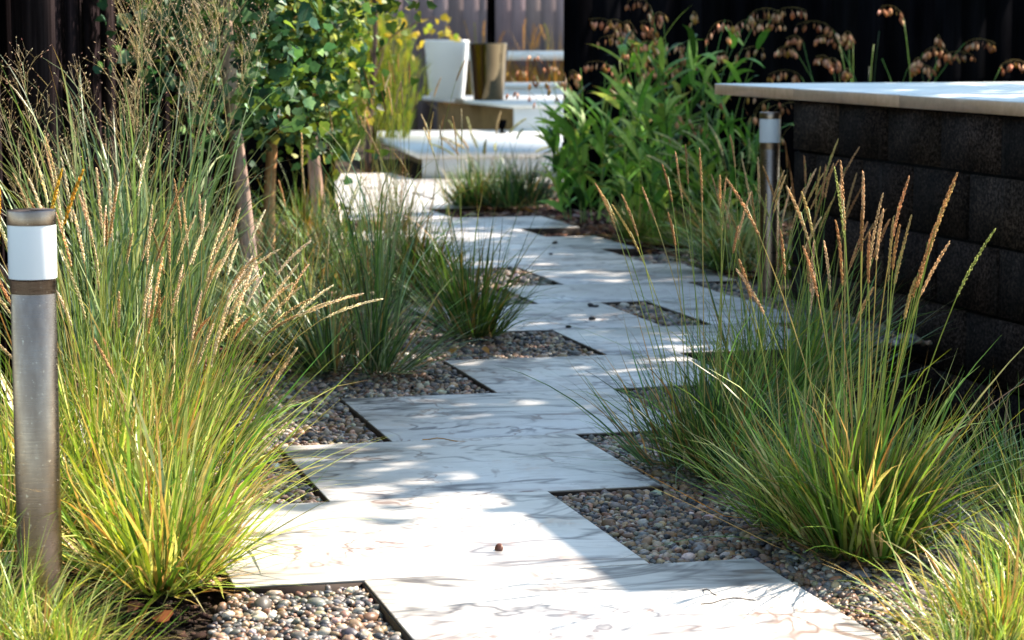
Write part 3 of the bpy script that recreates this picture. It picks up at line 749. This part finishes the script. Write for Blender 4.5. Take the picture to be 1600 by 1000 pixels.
clump((-.60, 6.75, 0), 'dark blue green arching grass under the two tree trunks', 480, .14, (.35, .6), (.1, .7), (.4, 1.4), .006, BLUE, heads=6, hl=(.45, .6), hpal=STRAW)
clump((-.44, 6.3, 0), 'dark green clump spilling toward the pebbles under the trees', 450, .10, (.3, .5), (.1, .7), (.3, 1.3), .005, DARK + BLUE)
switchgrass((-.36, 6.25, 0), 'loose blue green grass with sparse panicles on the mid left pebbles', 90, .05, (.3, .5), 4, (.4, .62), .2, .005, BLUE + MID)
clump((-.125, 7.05, 0), 'dense mid green tussock on bare brown stems beside the left pebbles', 400, .05, (.36, .56), (.0, .40), (.2, 1.7), .006, MID, heads=7, hl=(.55, .72), hpal=STRAW, hlean=(.0, .5), hr=.003, lean=(-.22, 0), hbias=3.1)
clump((-.34, 8.2, 0), 'bright mid green tussock behind the brown stemmed one', 420, .11, (.3, .46), (.0, .5), (.2, 1.0), .008, MID, heads=10, hl=(.6, .85), hpal=RUST, hlean=(.0, .3), hr=.003)
clump((-.55, 8.3, 0), 'green tussock in the shade right of the orange lit trunk', 420, .12, (.35, .55), (.0, .5), (.3, 1.1), .006, MID + BLUE, heads=6, hl=(.6, .8), hpal=STRAW)
clump((-.95, 7.6, 0), 'blue green undergrowth grass left of the first trunk', 420, .14, (.4, .6), (.0, .5), (.3, 1.1), .007, BLUE)
clump((-.80, 9.3, 0), 'shaded green grass behind the orange lit trunk', 420, .14, (.35, .6), (.0, .5), (.3, 1.1), .007, MID)
clump((-.50, 10.3, 0), 'thin orange stemmed grass before the terrace corner', 160, .10, (.3, .55), (.0, .3), (.1, .6), .004, RUST + MID, heads=12, hl=(.55, .85), hpal=RUST, hlean=(0, .35))
clump((-.15, 12.5, 0), 'dark tussock with pale drooping heads beyond the path bend', 420, .13, (.28, .45), (.0, .6), (.3, 1.1), .008, MID + DARK, heads=16, hl=(.32, .48), hpal=[('b9b884', 3), ('c9b98f', 2)], hlean=(.1, .7), hr=.008, hhead=.12, hbend=1.0)
clump((.10, 12.45, 0), 'dark green sedge mound against the corner of the black fence', 520, .18, (.25, .42), (.1, .9), (.4, 1.2), .008, DARK)
clump((-.02, 12.9, 0), 'dark sedge mound in front of the low terrace', 420, .16, (.2, .36), (.1, .9), (.4, 1.2), .008, DARK)
# ---- right side
clump((.57, 10.5, 0), 'spiky yellow green tuft at the feet of the sea oats', 480, .10, (.2, .36), (.1, .9), (.2, .9), .007, LIMED + MID)
clump((.80, 10.2, 0), 'yellowing low tuft under the larger sea oats', 360, .12, (.18, .32), (.1, .8), (.3, 1.0), .008, LIMED)
clump((.88, 9.05, 0), 'pale drooping grass just behind the right bollard', 420, .09, (.34, .56), (.1, .8), (.7, 1.9), .008, MID + [('a9b98a', 6), ('c3cda6', 3)], heads=8, hl=(.45, .62), hpal=[('c8cda0', 3), ('b6bd86', 2)], hlean=(.1, .5), hr=.006, hhead=.14, hbend=1.3, hbias=2.9)
clump((1.06, 8.75, 0), 'low green tuft at the foot of the right bollard', 260, .08, (.22, .4), (.1, .6), (.3, 1.2), .005, MID, heads=8, hl=(.4, .55), hpal=RUST)
clump((.41, 4.85, 0), 'dark green fine grass clump on the right pebbles, reaching over the path', 640, .09, (.28, .48), (.02, .75), (.15, 1.3), .0048, MID + DARK, heads=22, hl=(.50, .66), hpal=RUST, hlean=(.0, .35), hr=.003, tipp=.15)
clump((.58, 5.35, 0), 'green clump with many rusty spikes between the fine clump and the wall', 420, .08, (.32, .52), (.02, .45), (.15, 1.1), .0046, MID + LIMED, heads=18, hl=(.50, .66), hpal=RUST, hlean=(.0, .3), hr=.003)
clump((.74, 5.9, 0), 'shaded grass clump close under the block wall', 320, .08, (.3, .5), (.02, .45), (.15, 1.0), .0045, MID + DARK, heads=8, hl=(.48, .62), hpal=RUST, hlean=(.0, .25))
clump((.60, 4.05, 0), 'large lime green grass clump with rusty spikes before the block wall', 720, .06, (.30, .54), (.02, .52), (.1, 1.4), .0068, LIME + MID, heads=28, hl=(.46, .66), hpal=RUST, hlean=(.0, .28), hr=.0032, hhead=.10)
clump((.53, 4.22, 0), 'green clump filling between the large lime clump and the fine one', 500, .08, (.26, .46), (.02, .6), (.2, 1.2), .004, LIMED + MID, heads=8, hl=(.44, .6), hpal=RUST, hlean=(.0, .4))
clump((.76, 3.50, 0), 'fine lime grass tuft in the bottom right corner', 640, .11, (.18, .32), (.02, .7), (.4, 1.6), .004, LIME, heads=0)
clump((.98, 4.5, 0), 'shaded green tuft against the foot of the block wall at the right edge', 420, .1, (.2, .34), (.02, .6), (.3, 1.2), .004, MID)
clump((.93, 3.95, 0), 'lime grass tuft at the right edge under the wall', 600, .10, (.22, .36), (.02, .6), (.4, 1.4), .0034, LIME)
clump((.66, 3.22, 0), 'lime grass tuft cut by the bottom edge at the right', 420, .08, (.14, .26), (.02, .7), (.4, 1.6), .003, LIME)

# ---- sea oats
OAT = [('65963a', 5), ('86ae4c', 4), ('42702c', 4), ('a6be60', 3), ('2b4a20', 2)]
OATSEED = [('c08866', 5), ('d8a684', 4), ('9a6444', 3), ('e6bfa0', 3), ('a88440', 2)]
DIM[id(OAT)] = 1.0; DIM[id(LIME)] = 1.05
def sea_oats(loc, label, nst=30, h=(.7, 1.05), rad=.16, leafz=(.1, .8), lw=.037, ll=(.14, .26), seeds=14, seedlen=.034, spread=.25, pal=OAT, leaves=9):
    t = thing('sea_oats', loc, label, 'ornamental grass', 'sea oats against the black fence')
    lf = MB()
    for s in range(nst):
        st = MB(); a = random.uniform(0, 6.28); r = rad * math.sqrt(random.random()); hh = random.uniform(*h)
        b = np.array([[r * math.cos(a), r * math.sin(a), -.03]]); cs = pick(pal, 1)
        l0 = random.uniform(0, spread * .5)
        P = blades(MB(), b, np.array([a]), np.array([l0]), np.array([l0 + spread * random.random() * 1.4]), np.array([hh]), np.array([.002]), cs, cs, K=10)[0]
        st.tube(P, np.linspace(.0024, .0012, 11), 4, c=cs[0]); so = st.build('stem', M['grass'], t)
        n = leaves; f = rng.uniform(leafz[0], leafz[1], n) * 10; i = np.minimum(f.astype(int), 9); w = (f - i)[:, None]
        B = P[i] * (1 - w) + P[i + 1] * w; c0 = pick(pal, n); az = rng.random(n) * 6.28
        t0 = rng.uniform(.4, 1.0, n)
        blades(lf, B, az, t0, t0 + rng.uniform(.5, 1.7, n), rng.uniform(*ll, n), lw * rng.uniform(.6, 1.2, n), c0, c0 * rng.uniform(.8, 1.25, (n, 1)), K=6, wprof='leaf',
               tipc=np.where((rng.random(n) < .2)[:, None], pick(DEAD, n), c0))
        if seeds and random.random() < .8:
            sm = MB(); k = seeds; top = P[-1]; d = np.array([math.cos(a), math.sin(a), 0])
            arch = [top]; dirv = (P[-1] - P[-2]); dirv /= np.linalg.norm(dirv)
            Ls = random.uniform(.12, .2)
            for q in range(6):
                dirv = dirv + d * .22 + np.array([0, 0, -.22]); dirv /= np.linalg.norm(dirv); arch.append(arch[-1] + dirv * Ls / 6)
            arch = np.array(arch); sm.tube(arch, .0009, 3, c=lin('8a7a4a'))
            f = np.linspace(.05, 1, k) * 6; i = np.minimum(f.astype(int), 5); w = (f - i)[:, None]; B = arch[i] * (1 - w) + arch[i + 1] * w
            az = rng.random(k) * 6.28; out = rng.uniform(.008, .022, k)
            H = B + np.stack([np.cos(az) * out, np.sin(az) * out, -rng.uniform(.008, .02, k)], 1)
            for bb, he in zip(B, H): sm.tube([bb, (bb + he) / 2 + [0, 0, .003], he], .0005, 3, c=lin('9a8558'))
            L = seedlen * rng.uniform(.7, 1.2, k); W = L * .26; fa = rng.random(k) * 6.28
            sdv = np.stack([np.cos(fa), np.sin(fa), 0 * fa], 1); tl = np.stack([rng.normal(0, .25, k), rng.normal(0, .25, k), -np.ones(k)], 1)
            nr = np.cross(sdv, tl) * .0016
            v = np.stack([H, H + tl * (L * .3)[:, None] + sdv * W[:, None], H + tl * (L * .7)[:, None] + sdv * (W * .9)[:, None], H + tl * L[:, None], H + tl * (L * .7)[:, None] - sdv * (W * .9)[:, None], H + tl * (L * .3)[:, None] - sdv * W[:, None],
                          H + tl * (L * .5)[:, None] + nr, H + tl * (L * .5)[:, None] - nr], 1)
            tr = np.array([[x, (x + 1) % 6, 6] for x in range(6)] + [[(x + 1) % 6, x, 7] for x in range(6)])[None] + (np.arange(k) * 8)[:, None, None]
            sm.add(v.reshape(-1, 3), t=tr.reshape(-1, 3), c=np.repeat(pick(OATSEED, k), 8, 0))
            sm.build('seed_cluster', M['seed'], so)
    lf.build('leaves', M['leaf'], t)
    return t
sea_oats((.40, 11.5, 0), 'leafy sea oats at the corner of the black fence beside the terrace', 20, (.55, .82), .16, seeds=8, spread=.45, leaves=8)
sea_oats((.74, 10.35, 0), 'tallest leafy sea oats with tan seed sprays before the black fence', 24, (.78, 1.05), .16, leafz=(.15, .92), leaves=8, seeds=11, spread=.35)
sea_oats((.62, 11.0, 0), 'sea oats between the corner plant and the tallest one', 10, (.7, .95), .16, seeds=10, spread=.3)
sea_oats((.95, 10.2, 0), 'sea oats tucked behind the tip of the counter top', 16, (.5, .66), .12, seeds=3, spread=.3, lw=.02)
sea_oats((1.62, 11.0, 0), 'sea oats rising behind the counter with pinkish seed sprays', 16, (.78, 1.0), .14, leafz=(.05, .6), leaves=6, seeds=15, spread=.5)
sea_oats((1.95, 11.0, 0), 'second seed sprays behind the counter, right of the others', 6, (.8, 1.02), .14, leafz=(.05, .55), leaves=6, seeds=12, spread=.5)

# ---- trees
def leafset(mb, P, nrm, size, cols, droop=.0):
    """lobed broad leaves: outline of ten points folded along the midrib"""
    out = np.array([(0, 0), (.28, -.04), (.5, .12), (.44, .34), (.5, .5), (.26, .66), (0, 1.0), (-.26, .66), (-.5, .5), (-.44, .34), (-.5, .12), (-.28, -.04)])
    n = len(P); m = len(out) + 1
    up = rng.normal(0, 1, (n, 3)); up[:, 2] -= .9
    z = nrm / (np.linalg.norm(nrm, axis=1)[:, None] + 1e-9)
    y = up - (up * z).sum(1)[:, None] * z; y /= np.linalg.norm(y, axis=1)[:, None] + 1e-9; x = np.cross(y, z)
    o2 = np.vstack([out, [0, .42]])
    fold = rng.uniform(.05, .35, n)
    curl = rng.uniform(-.25, .1, n)
    lz = np.abs(o2[None, :, 0]) * fold[:, None] + curl[:, None] * (o2[None, :, 1] ** 2)
    wj = rng.uniform(.8, 1.1, n)
    v = P[:, None] + size[:, None, None] * (x[:, None] * (o2[None, :, 0] * wj[:, None])[..., None] + y[:, None] * o2[None, :, 1][..., None] + z[:, None] * lz[..., None])
    k = len(out)
    t = np.array([[i, (i + 1) % k, k] for i in range(k)])[None] + (np.arange(n) * m)[:, None, None]
    mb.add(v.reshape(-1, 3), t=t.reshape(-1, 3), c=np.repeat(cols, m, 0))
TEAL = [('40684a', 5), ('567a4c', 4), ('26442e', 4), ('8aa88c', 2), ('6f8a3e', 3)]
YG = [('72842f', 5), ('919c40', 3), ('587230', 5), ('b0ad50', 1.5), ('3c5828', 4)]
YEL = [('b09c2c', 5), ('9c8c2e', 4), ('7f8c34', 3), ('c2b048', 2)]
def tree(loc, label, h, r, crown, nleaf, lsize, pal, barkcol=('6f5548', '8d7262'), stems=1, lean=(0, 0), forkz=None, limbs=8, group=None, wob=.03, name='garden_tree', zmin=.3, clump_r=.12, nclump=None):
    t = thing(name, loc, label, 'tree', group)
    cx, cy, cz, rx, ry, rz = crown
    bc = [lin(b) for b in barkcol]
    z = np.linspace(-.05, h, 16)
    ph = random.random() * 6
    tr = np.stack([lean[0] * z + wob * np.sin(z * 3 + ph), lean[1] * z + wob * np.cos(z * 2.3 + ph), z], 1)
    cc = np.array([bc[0] * (1 - f) + bc[1] * f for f in (.5 + .5 * np.sin(z * 9))])
    m = MB(); m.tube(tr, r * (1 - .55 * (z / h).clip(0, 1)) * (1 + .05 * np.sin(z * 31)), 10, c=cc); m.build('trunk', M['bark'], t, True)
    ends = []
    if stems > 1:      # low fork
        i = 5; e = tr[i] + np.array([.16, .05, h * .5]); q_ = np.linspace(0, 1, 8)[:, None]
        pts = tr[i] * (1 - q_) + e * q_ + np.array([.035, 0, 0]) * np.sin(q_ * math.pi)
        l = MB(); l.tube(pts, np.linspace(r * .62, r * .3, 8), 8, c=cc[:8]); l.build('branch', M['bark'], t, True)
    for k in range(limbs):
        f = random.uniform(.3, .95) if forkz is None else random.uniform(forkz, 1.0)
        i = int(f * 15); b = tr[i]
        a = random.uniform(0, 6.28)
        e = np.array([cx + rx * random.uniform(.4, .95) * math.cos(a), cy + ry * random.uniform(.4, .95) * math.sin(a), min(cz + rz * .9, max(zmin, b[2] + random.uniform(.05, .75) * (rz)))])
        s = np.linspace(0, 1, 8)[:, None]
        pts = b * (1 - s) + e * s + np.array([0, 0, 1]) * (np.sin(s * math.pi) * .12 * np.linalg.norm(e - b)) + np.cumsum(rng.normal(0, .008, (8, 3)), 0) * (s > 0)
        l = MB(); l.tube(pts, np.linspace(r * .42, r * .08, 8), 6, c=cc[i]); l.build('branch', M['bark'], t, True)
        ends += [pts[3], pts[4], pts[5], pts[6], pts[7]]
    ends = np.array(ends)
    # leaf sprays: clusters about the limbs and through the crown
    nc = nclump or max(20, nleaf // 26)
    q = rng.normal(0, 1, (nc, 3)); q /= np.linalg.norm(q, axis=1)[:, None]; q *= (rng.random(nc) ** .45)[:, None]
    cen = q * [rx, ry, rz] + [cx, cy, cz]; cen[:, 2] = np.maximum(cen[:, 2], zmin + rng.random(nc) * .25)
    w = rng.random(nc) < .45; cen[w] = ends[rng.integers(0, len(ends), w.sum())] + rng.normal(0, .05, (w.sum(), 3))
    ci = rng.integers(0, nc, nleaf)
    P = cen[ci] + rng.normal(0, clump_r, (nleaf, 3)) * [1, 1, .75]
    nrm = (P - [cx, cy, cz]) * .6 + rng.normal(0, .5, (nleaf, 3)); nrm[:, 2] += .55
    cols = pick(pal, nleaf) * (1 + rng.normal(0, .2, nc))[ci][:, None].clip(.5, 1.6)
    lm = MB(); leafset(lm, P, nrm, lsize * rng.uniform(.6, 1.15, nleaf), cols.clip(.01, .9)); lm.build('crown', M['leaf'], t)
    return t
tree((-.82, 7.15, 0), 'slim pinkish trunk with blue green lobed leaves, nearest of the left trees', 2.2, .027, (-.02, -.02, 1.08, .34, .36, .55), 2400, .043, TEAL, ('a68a7c', 'c0a494'), lean=(-.01, 0), limbs=9, zmin=.60, clump_r=.08, nclump=60)
tree((-.84, 8.45, 0), 'forked trunk coloured orange as if sunlit with hanging green leaves, second of the left trees', 2.2, .023, (.05, -.05, .98, .36, .4, .55), 3000, .041, TEAL + YG, ('c08a5c', 'd8a878'), limbs=10, stems=2, zmin=.42, clump_r=.08, nclump=70)  # orange in the bark colours stands in for warm sun on the trunk
tree((-.84, 10.2, 0), 'grey mauve trunk hung with yellow green leaves, third of the left trees', 2.2, .030, (-.03, 0, .93, .25, .4, .6), 3200, .040, YG, ('a88a7c', 'c09c88'), limbs=10, zmin=.34, clump_r=.07, nclump=70)
tree((-1.3, 9.0, 0), 'dense leafy tree in shade behind the switchgrass', 2.4, .035, (0, 0, 1.05, .5, .5, .7), 2800, .043, DARK + TEAL, limbs=9, zmin=.3)
tree((-.98, 16.6, 0), 'yellow leaved sapling in front of the white planter', 1.9, .022, (.25, 0, 1.45, .45, .45, .62), 520, .055, YEL, ('4a3730', '6b5448'), limbs=9, zmin=.95, clump_r=.07, nclump=40)
# feathery yellow green shrubs beyond the leaves
def shrub(loc, label, n, rad, h, pal, w=.01, group=None, th=(0, .5)):
    t = thing('feathery_shrub', loc, label, 'shrub', group)
    ns = 16
    for k in range(ns):
        s = MB(); a = random.uniform(0, 6.28)
        e = np.array([rad * .7 * math.cos(a) * random.random(), rad * .7 * math.sin(a) * random.random(), h * random.uniform(.6, .95)])
        s.tube([[0, 0, -.03], e * [.4, .4, .5], e], [.008, .006, .002], 5, c=lin('5a4a34')); s.build('stem', M['bark'], t)
    m = MB(); q = rng.normal(0, 1, (n, 3)); q /= np.linalg.norm(q, axis=1)[:, None]; q *= (rng.random(n) ** .4)[:, None]
    lump = 1 + .25 * np.sin(q[:, 0] * 7 + 1) * np.cos(q[:, 2] * 6)
    B = q * [rad, rad, h * .48] * lump[:, None] + [0, 0, h * .5]; az = np.arctan2(q[:, 1], q[:, 0]) + rng.normal(0, .6, n)
    c = pick(pal, n); t0 = rng.uniform(*th, n)
    blades(m, B, az, t0, t0 + rng.uniform(.2, .9, n), rng.uniform(.06, .16, n), w * rng.uniform(.5, 1.2, n), c, c * 1.15, K=3, wprof='leaf')
    m.build('foliage', M['leaf'], t); return t
YS = [('828a2c', 5), ('6f822a', 5), ('a39f38', 3), ('4f6626', 4)]
shrub((-1.02, 17.2, 0), 'feathery yellow green shrub left of the white terrace', 3800, .36, 1.05, YS)
shrub((-1.35, 18.6, 0), 'taller bright yellow shrub behind the feathery one', 3400, .42, 1.35, YS + YEL)
shrub((-1.45, 14.6, 0), 'dark green rounded shrub at the end of the black fence', 2600, .4, .9, MID + YG, w=.016)
shrub((-1.25, 16.1, 0), 'low green shrub beside the terrace corner', 1300, .2, .32, DARK + MID, w=.014)
ORG = [('b98a3c', 4), ('a3742c', 3), ('8a8a34', 3), ('c9a05a', 2)]
for x, lab, nn in ((-.32, 'orange grass tuft behind the metal planter', 260), (.12, 'orange yellow grass tuft right of the metal planter, before the mauve fence', 420), (.48, 'brownish grass tuft at the right end of the white shelf', 320)):
    clump((x, 23.35, 0), lab, nn, .12, (.7, 1.05), (.0, .25), (.05, .4), .014, ORG, heads=6, hl=(.8, 1.0), hpal=ORG, hlean=(0, .15), hr=.012, hhead=.2, group='orange grasses by the mauve fence', hper=24)
clump((.30, 22.3, 0), 'brown tangled dry grass under the white shelf', 420, .3, (.3, .6), (.0, .5), (.2, .9), .014, ORG + [('6b3f2a', 6)], group='orange grasses by the mauve fence')
clump((-.50, 17.95, .166), 'small lime tuft glowing on the terrace before the bench', 160, .12, (.05, .09), (.1, .8), (.2, .8), .012, LIME, group=None) if False else None

# ---- trees outside the picture on the sunny side that dapple the slabs
GRP = 'shade trees to the right of the garden'
for loc, cr, n, ls, lab in [
    ((3.0, 6.7, 0), (-.5, 0, 2.9, .5, .5, .45), 600, .12, 'slender shade tree right of the counter, nearest of its row'),
    ((3.3, 7.9, 0), (-.6, 0, 3.2, .95, .8, .6), 1600, .12, 'shade tree right of the counter, second of its row'),
    ((3.6, 9.6, 0), (-.8, 0, 3.3, 1.1, 1.0, .7), 2300, .12, 'shade tree right of the counter, third of its row'),
    ((3.9, 11.4, 0), (-.8, 0, 3.3, 1.1, 1.0, .7), 2100, .12, 'shade tree in the far corner before the black fence'),
    ((4.6, 15.2, 0), (-.3, -1.2, 4.0, 1.3, 1.2, .9), 2000, .13, 'broad shade tree behind the right part of the black fence')]:
    tree(loc, lab, cr[2] + .3, .09, cr, n, ls, MID, limbs=12, forkz=.6, zmin=2.2, group=GRP, clump_r=.15, nclump=60)

# ---- small things lying about
def pebble(loc, size, col, label, group='loose stones on the slabs'):
    m = MB(); stones(m, np.zeros((1, 3)), np.array([size]), .5, np.array([lin(col)]), 12, 8)
    o = m.build('loose_stone', M['pebble'], smooth=True); o.location = loc; tag(o, label, 'stone', group)
pebble((-.023, 4.088, .004), .0088, '6b3d2a', 'brown stone alone on the sunlit front slab')
pebble((.263, 7.86, .005), .012, '2b2b2e', 'dark stone near the tip of the pebble wedge')
pebble((.279, 7.84, .004), .009, '33302e', 'smaller dark stone touching the wedge stone')
pebble((.255, 7.48, .004), .010, '26282c', 'flat dark stone one slab before the pebble wedge')
pebble((.175, 7.28, .004), .008, '26282c', 'tiny dark stone near the left pebble corner')
pebble((.186, 10.25, .006), .014, '1f2a2c', 'dark stone on the farthest shaded slabs')
pebble((.16, 9.74, .004), .009, '2a2c30', 'tiny stone on the shaded slab beyond the middle')
def dead_leaf(loc, size, col, label):
    m = MB(); leafset(m, np.zeros((1, 3)), np.array([[random.uniform(-.5, .5), -.5, 1.0]]), np.array([size]), np.array([lin(col)]))
    o = m.build('fallen_leaf', M['leaf']); o.location = loc; tag(o, label, 'leaf', 'fallen leaves')
dead_leaf((-.525, 3.56, .012), .035, '9a5a34', 'curled brown leaf on the soil below the front left clump')
dead_leaf((-.16, 6.74, .0), .04, 'a8702f', 'orange leaf on the pebbles under the brown stemmed tussock')
dead_leaf((-.085, 6.80, .0), .03, 'b57f3a', 'second orange leaf, right of the other under the tussock')
dead_leaf((-.60, 3.62, .01), .028, '6b4030', 'small dark brown leaf near the bottom left tuft')
# one dry stalk on the slabs, and dark strands standing in for grass shadows
def stalk_and_shadow(loc, az, length, label, col='4a4038'):
    m = MB(); P = [[0, 0, .003]]
    a = az
    for k in range(6):
        a += random.gauss(0, .18); P.append([P[-1][0] + math.cos(a) * length / 6, P[-1][1] + math.sin(a) * length / 6, .003 + .004 * math.sin(k)])
    m.tube(P, .0012, 4, c=lin(col)); o = m.build('stalk_and_shadow', M['grass']); o.location = loc; tag(o, label, 'dry stalk', 'dry stalks on the slabs')
stalk_and_shadow((.30, 3.68, 0), .7, .12, 'dark strand standing in for a grass shadow on the front slab near the right pebbles')
stalk_and_shadow((.33, 3.74, 0), 2.2, .06, 'short dark strand standing in for a grass shadow, crossing the longer one on the front slab')
stalk_and_shadow((-.20, 5.22, 0), .1, .10, 'yellow dry stalk at the corner of the left pebbles', 'c08a3a')

# ------------------------------------------------------------------ light, sky, camera
EL = R(45); AZ = R(90 - 57); SD = Vector((math.cos(AZ) * math.cos(EL), math.sin(AZ) * math.cos(EL), math.sin(EL)))
sun = bpy.data.lights.new('sun', 'SUN'); sun.energy = 5.0; sun.angle = R(.53); sun.color = (1.0, .88, .74)
so = bpy.data.objects.new('sun', sun); C.objects.link(so); so.rotation_euler = SD.to_track_quat('Z', 'Y').to_euler(); so.location = SD * 20
wd = bpy.data.worlds.new('World'); scene.world = wd; wd.use_nodes = True
nt = wd.node_tree; nt.nodes.clear()
sky = nt.nodes.new('ShaderNodeTexSky'); sky.sky_type = 'NISHITA'; sky.sun_disc = False; sky.sun_elevation = EL; sky.sun_rotation = R(57)
sky.air_density = 1.0; sky.dust_density = .8; sky.ozone_density = .6
bg = nt.nodes.new('ShaderNodeBackground'); bg.inputs[1].default_value = .135
ow = nt.nodes.new('ShaderNodeOutputWorld'); nt.links.new(mixc(nt, 1.0, sky.outputs[0], (.97, 1.0, .90), 'MULTIPLY'), bg.inputs[0]); nt.links.new(bg.outputs[0], ow.inputs[0])

cam = bpy.data.cameras.new('camera'); co = bpy.data.objects.new('camera', cam); C.objects.link(co)
co.location = (0, 0, .9); co.rotation_euler = (R(90) - math.atan(445 / 3700), 0, 0)
cam.sensor_width = 36; cam.lens = 3700 / 1600 * 36; cam.clip_end = 500; cam.clip_start = .1
cam.dof.use_dof = True; cam.dof.focus_distance = 4.5; cam.dof.aperture_fstop = 9.0
scene.camera = co
scene.view_settings.view_transform = 'Standard'; scene.view_settings.look = 'None'
scene.view_settings.exposure = 1.6; scene.view_settings.gamma = 1
scene.render.engine = 'CYCLES'
scene.cycles.max_bounces = 8; scene.cycles.transmission_bounces = 4; scene.cycles.diffuse_bounces = 4
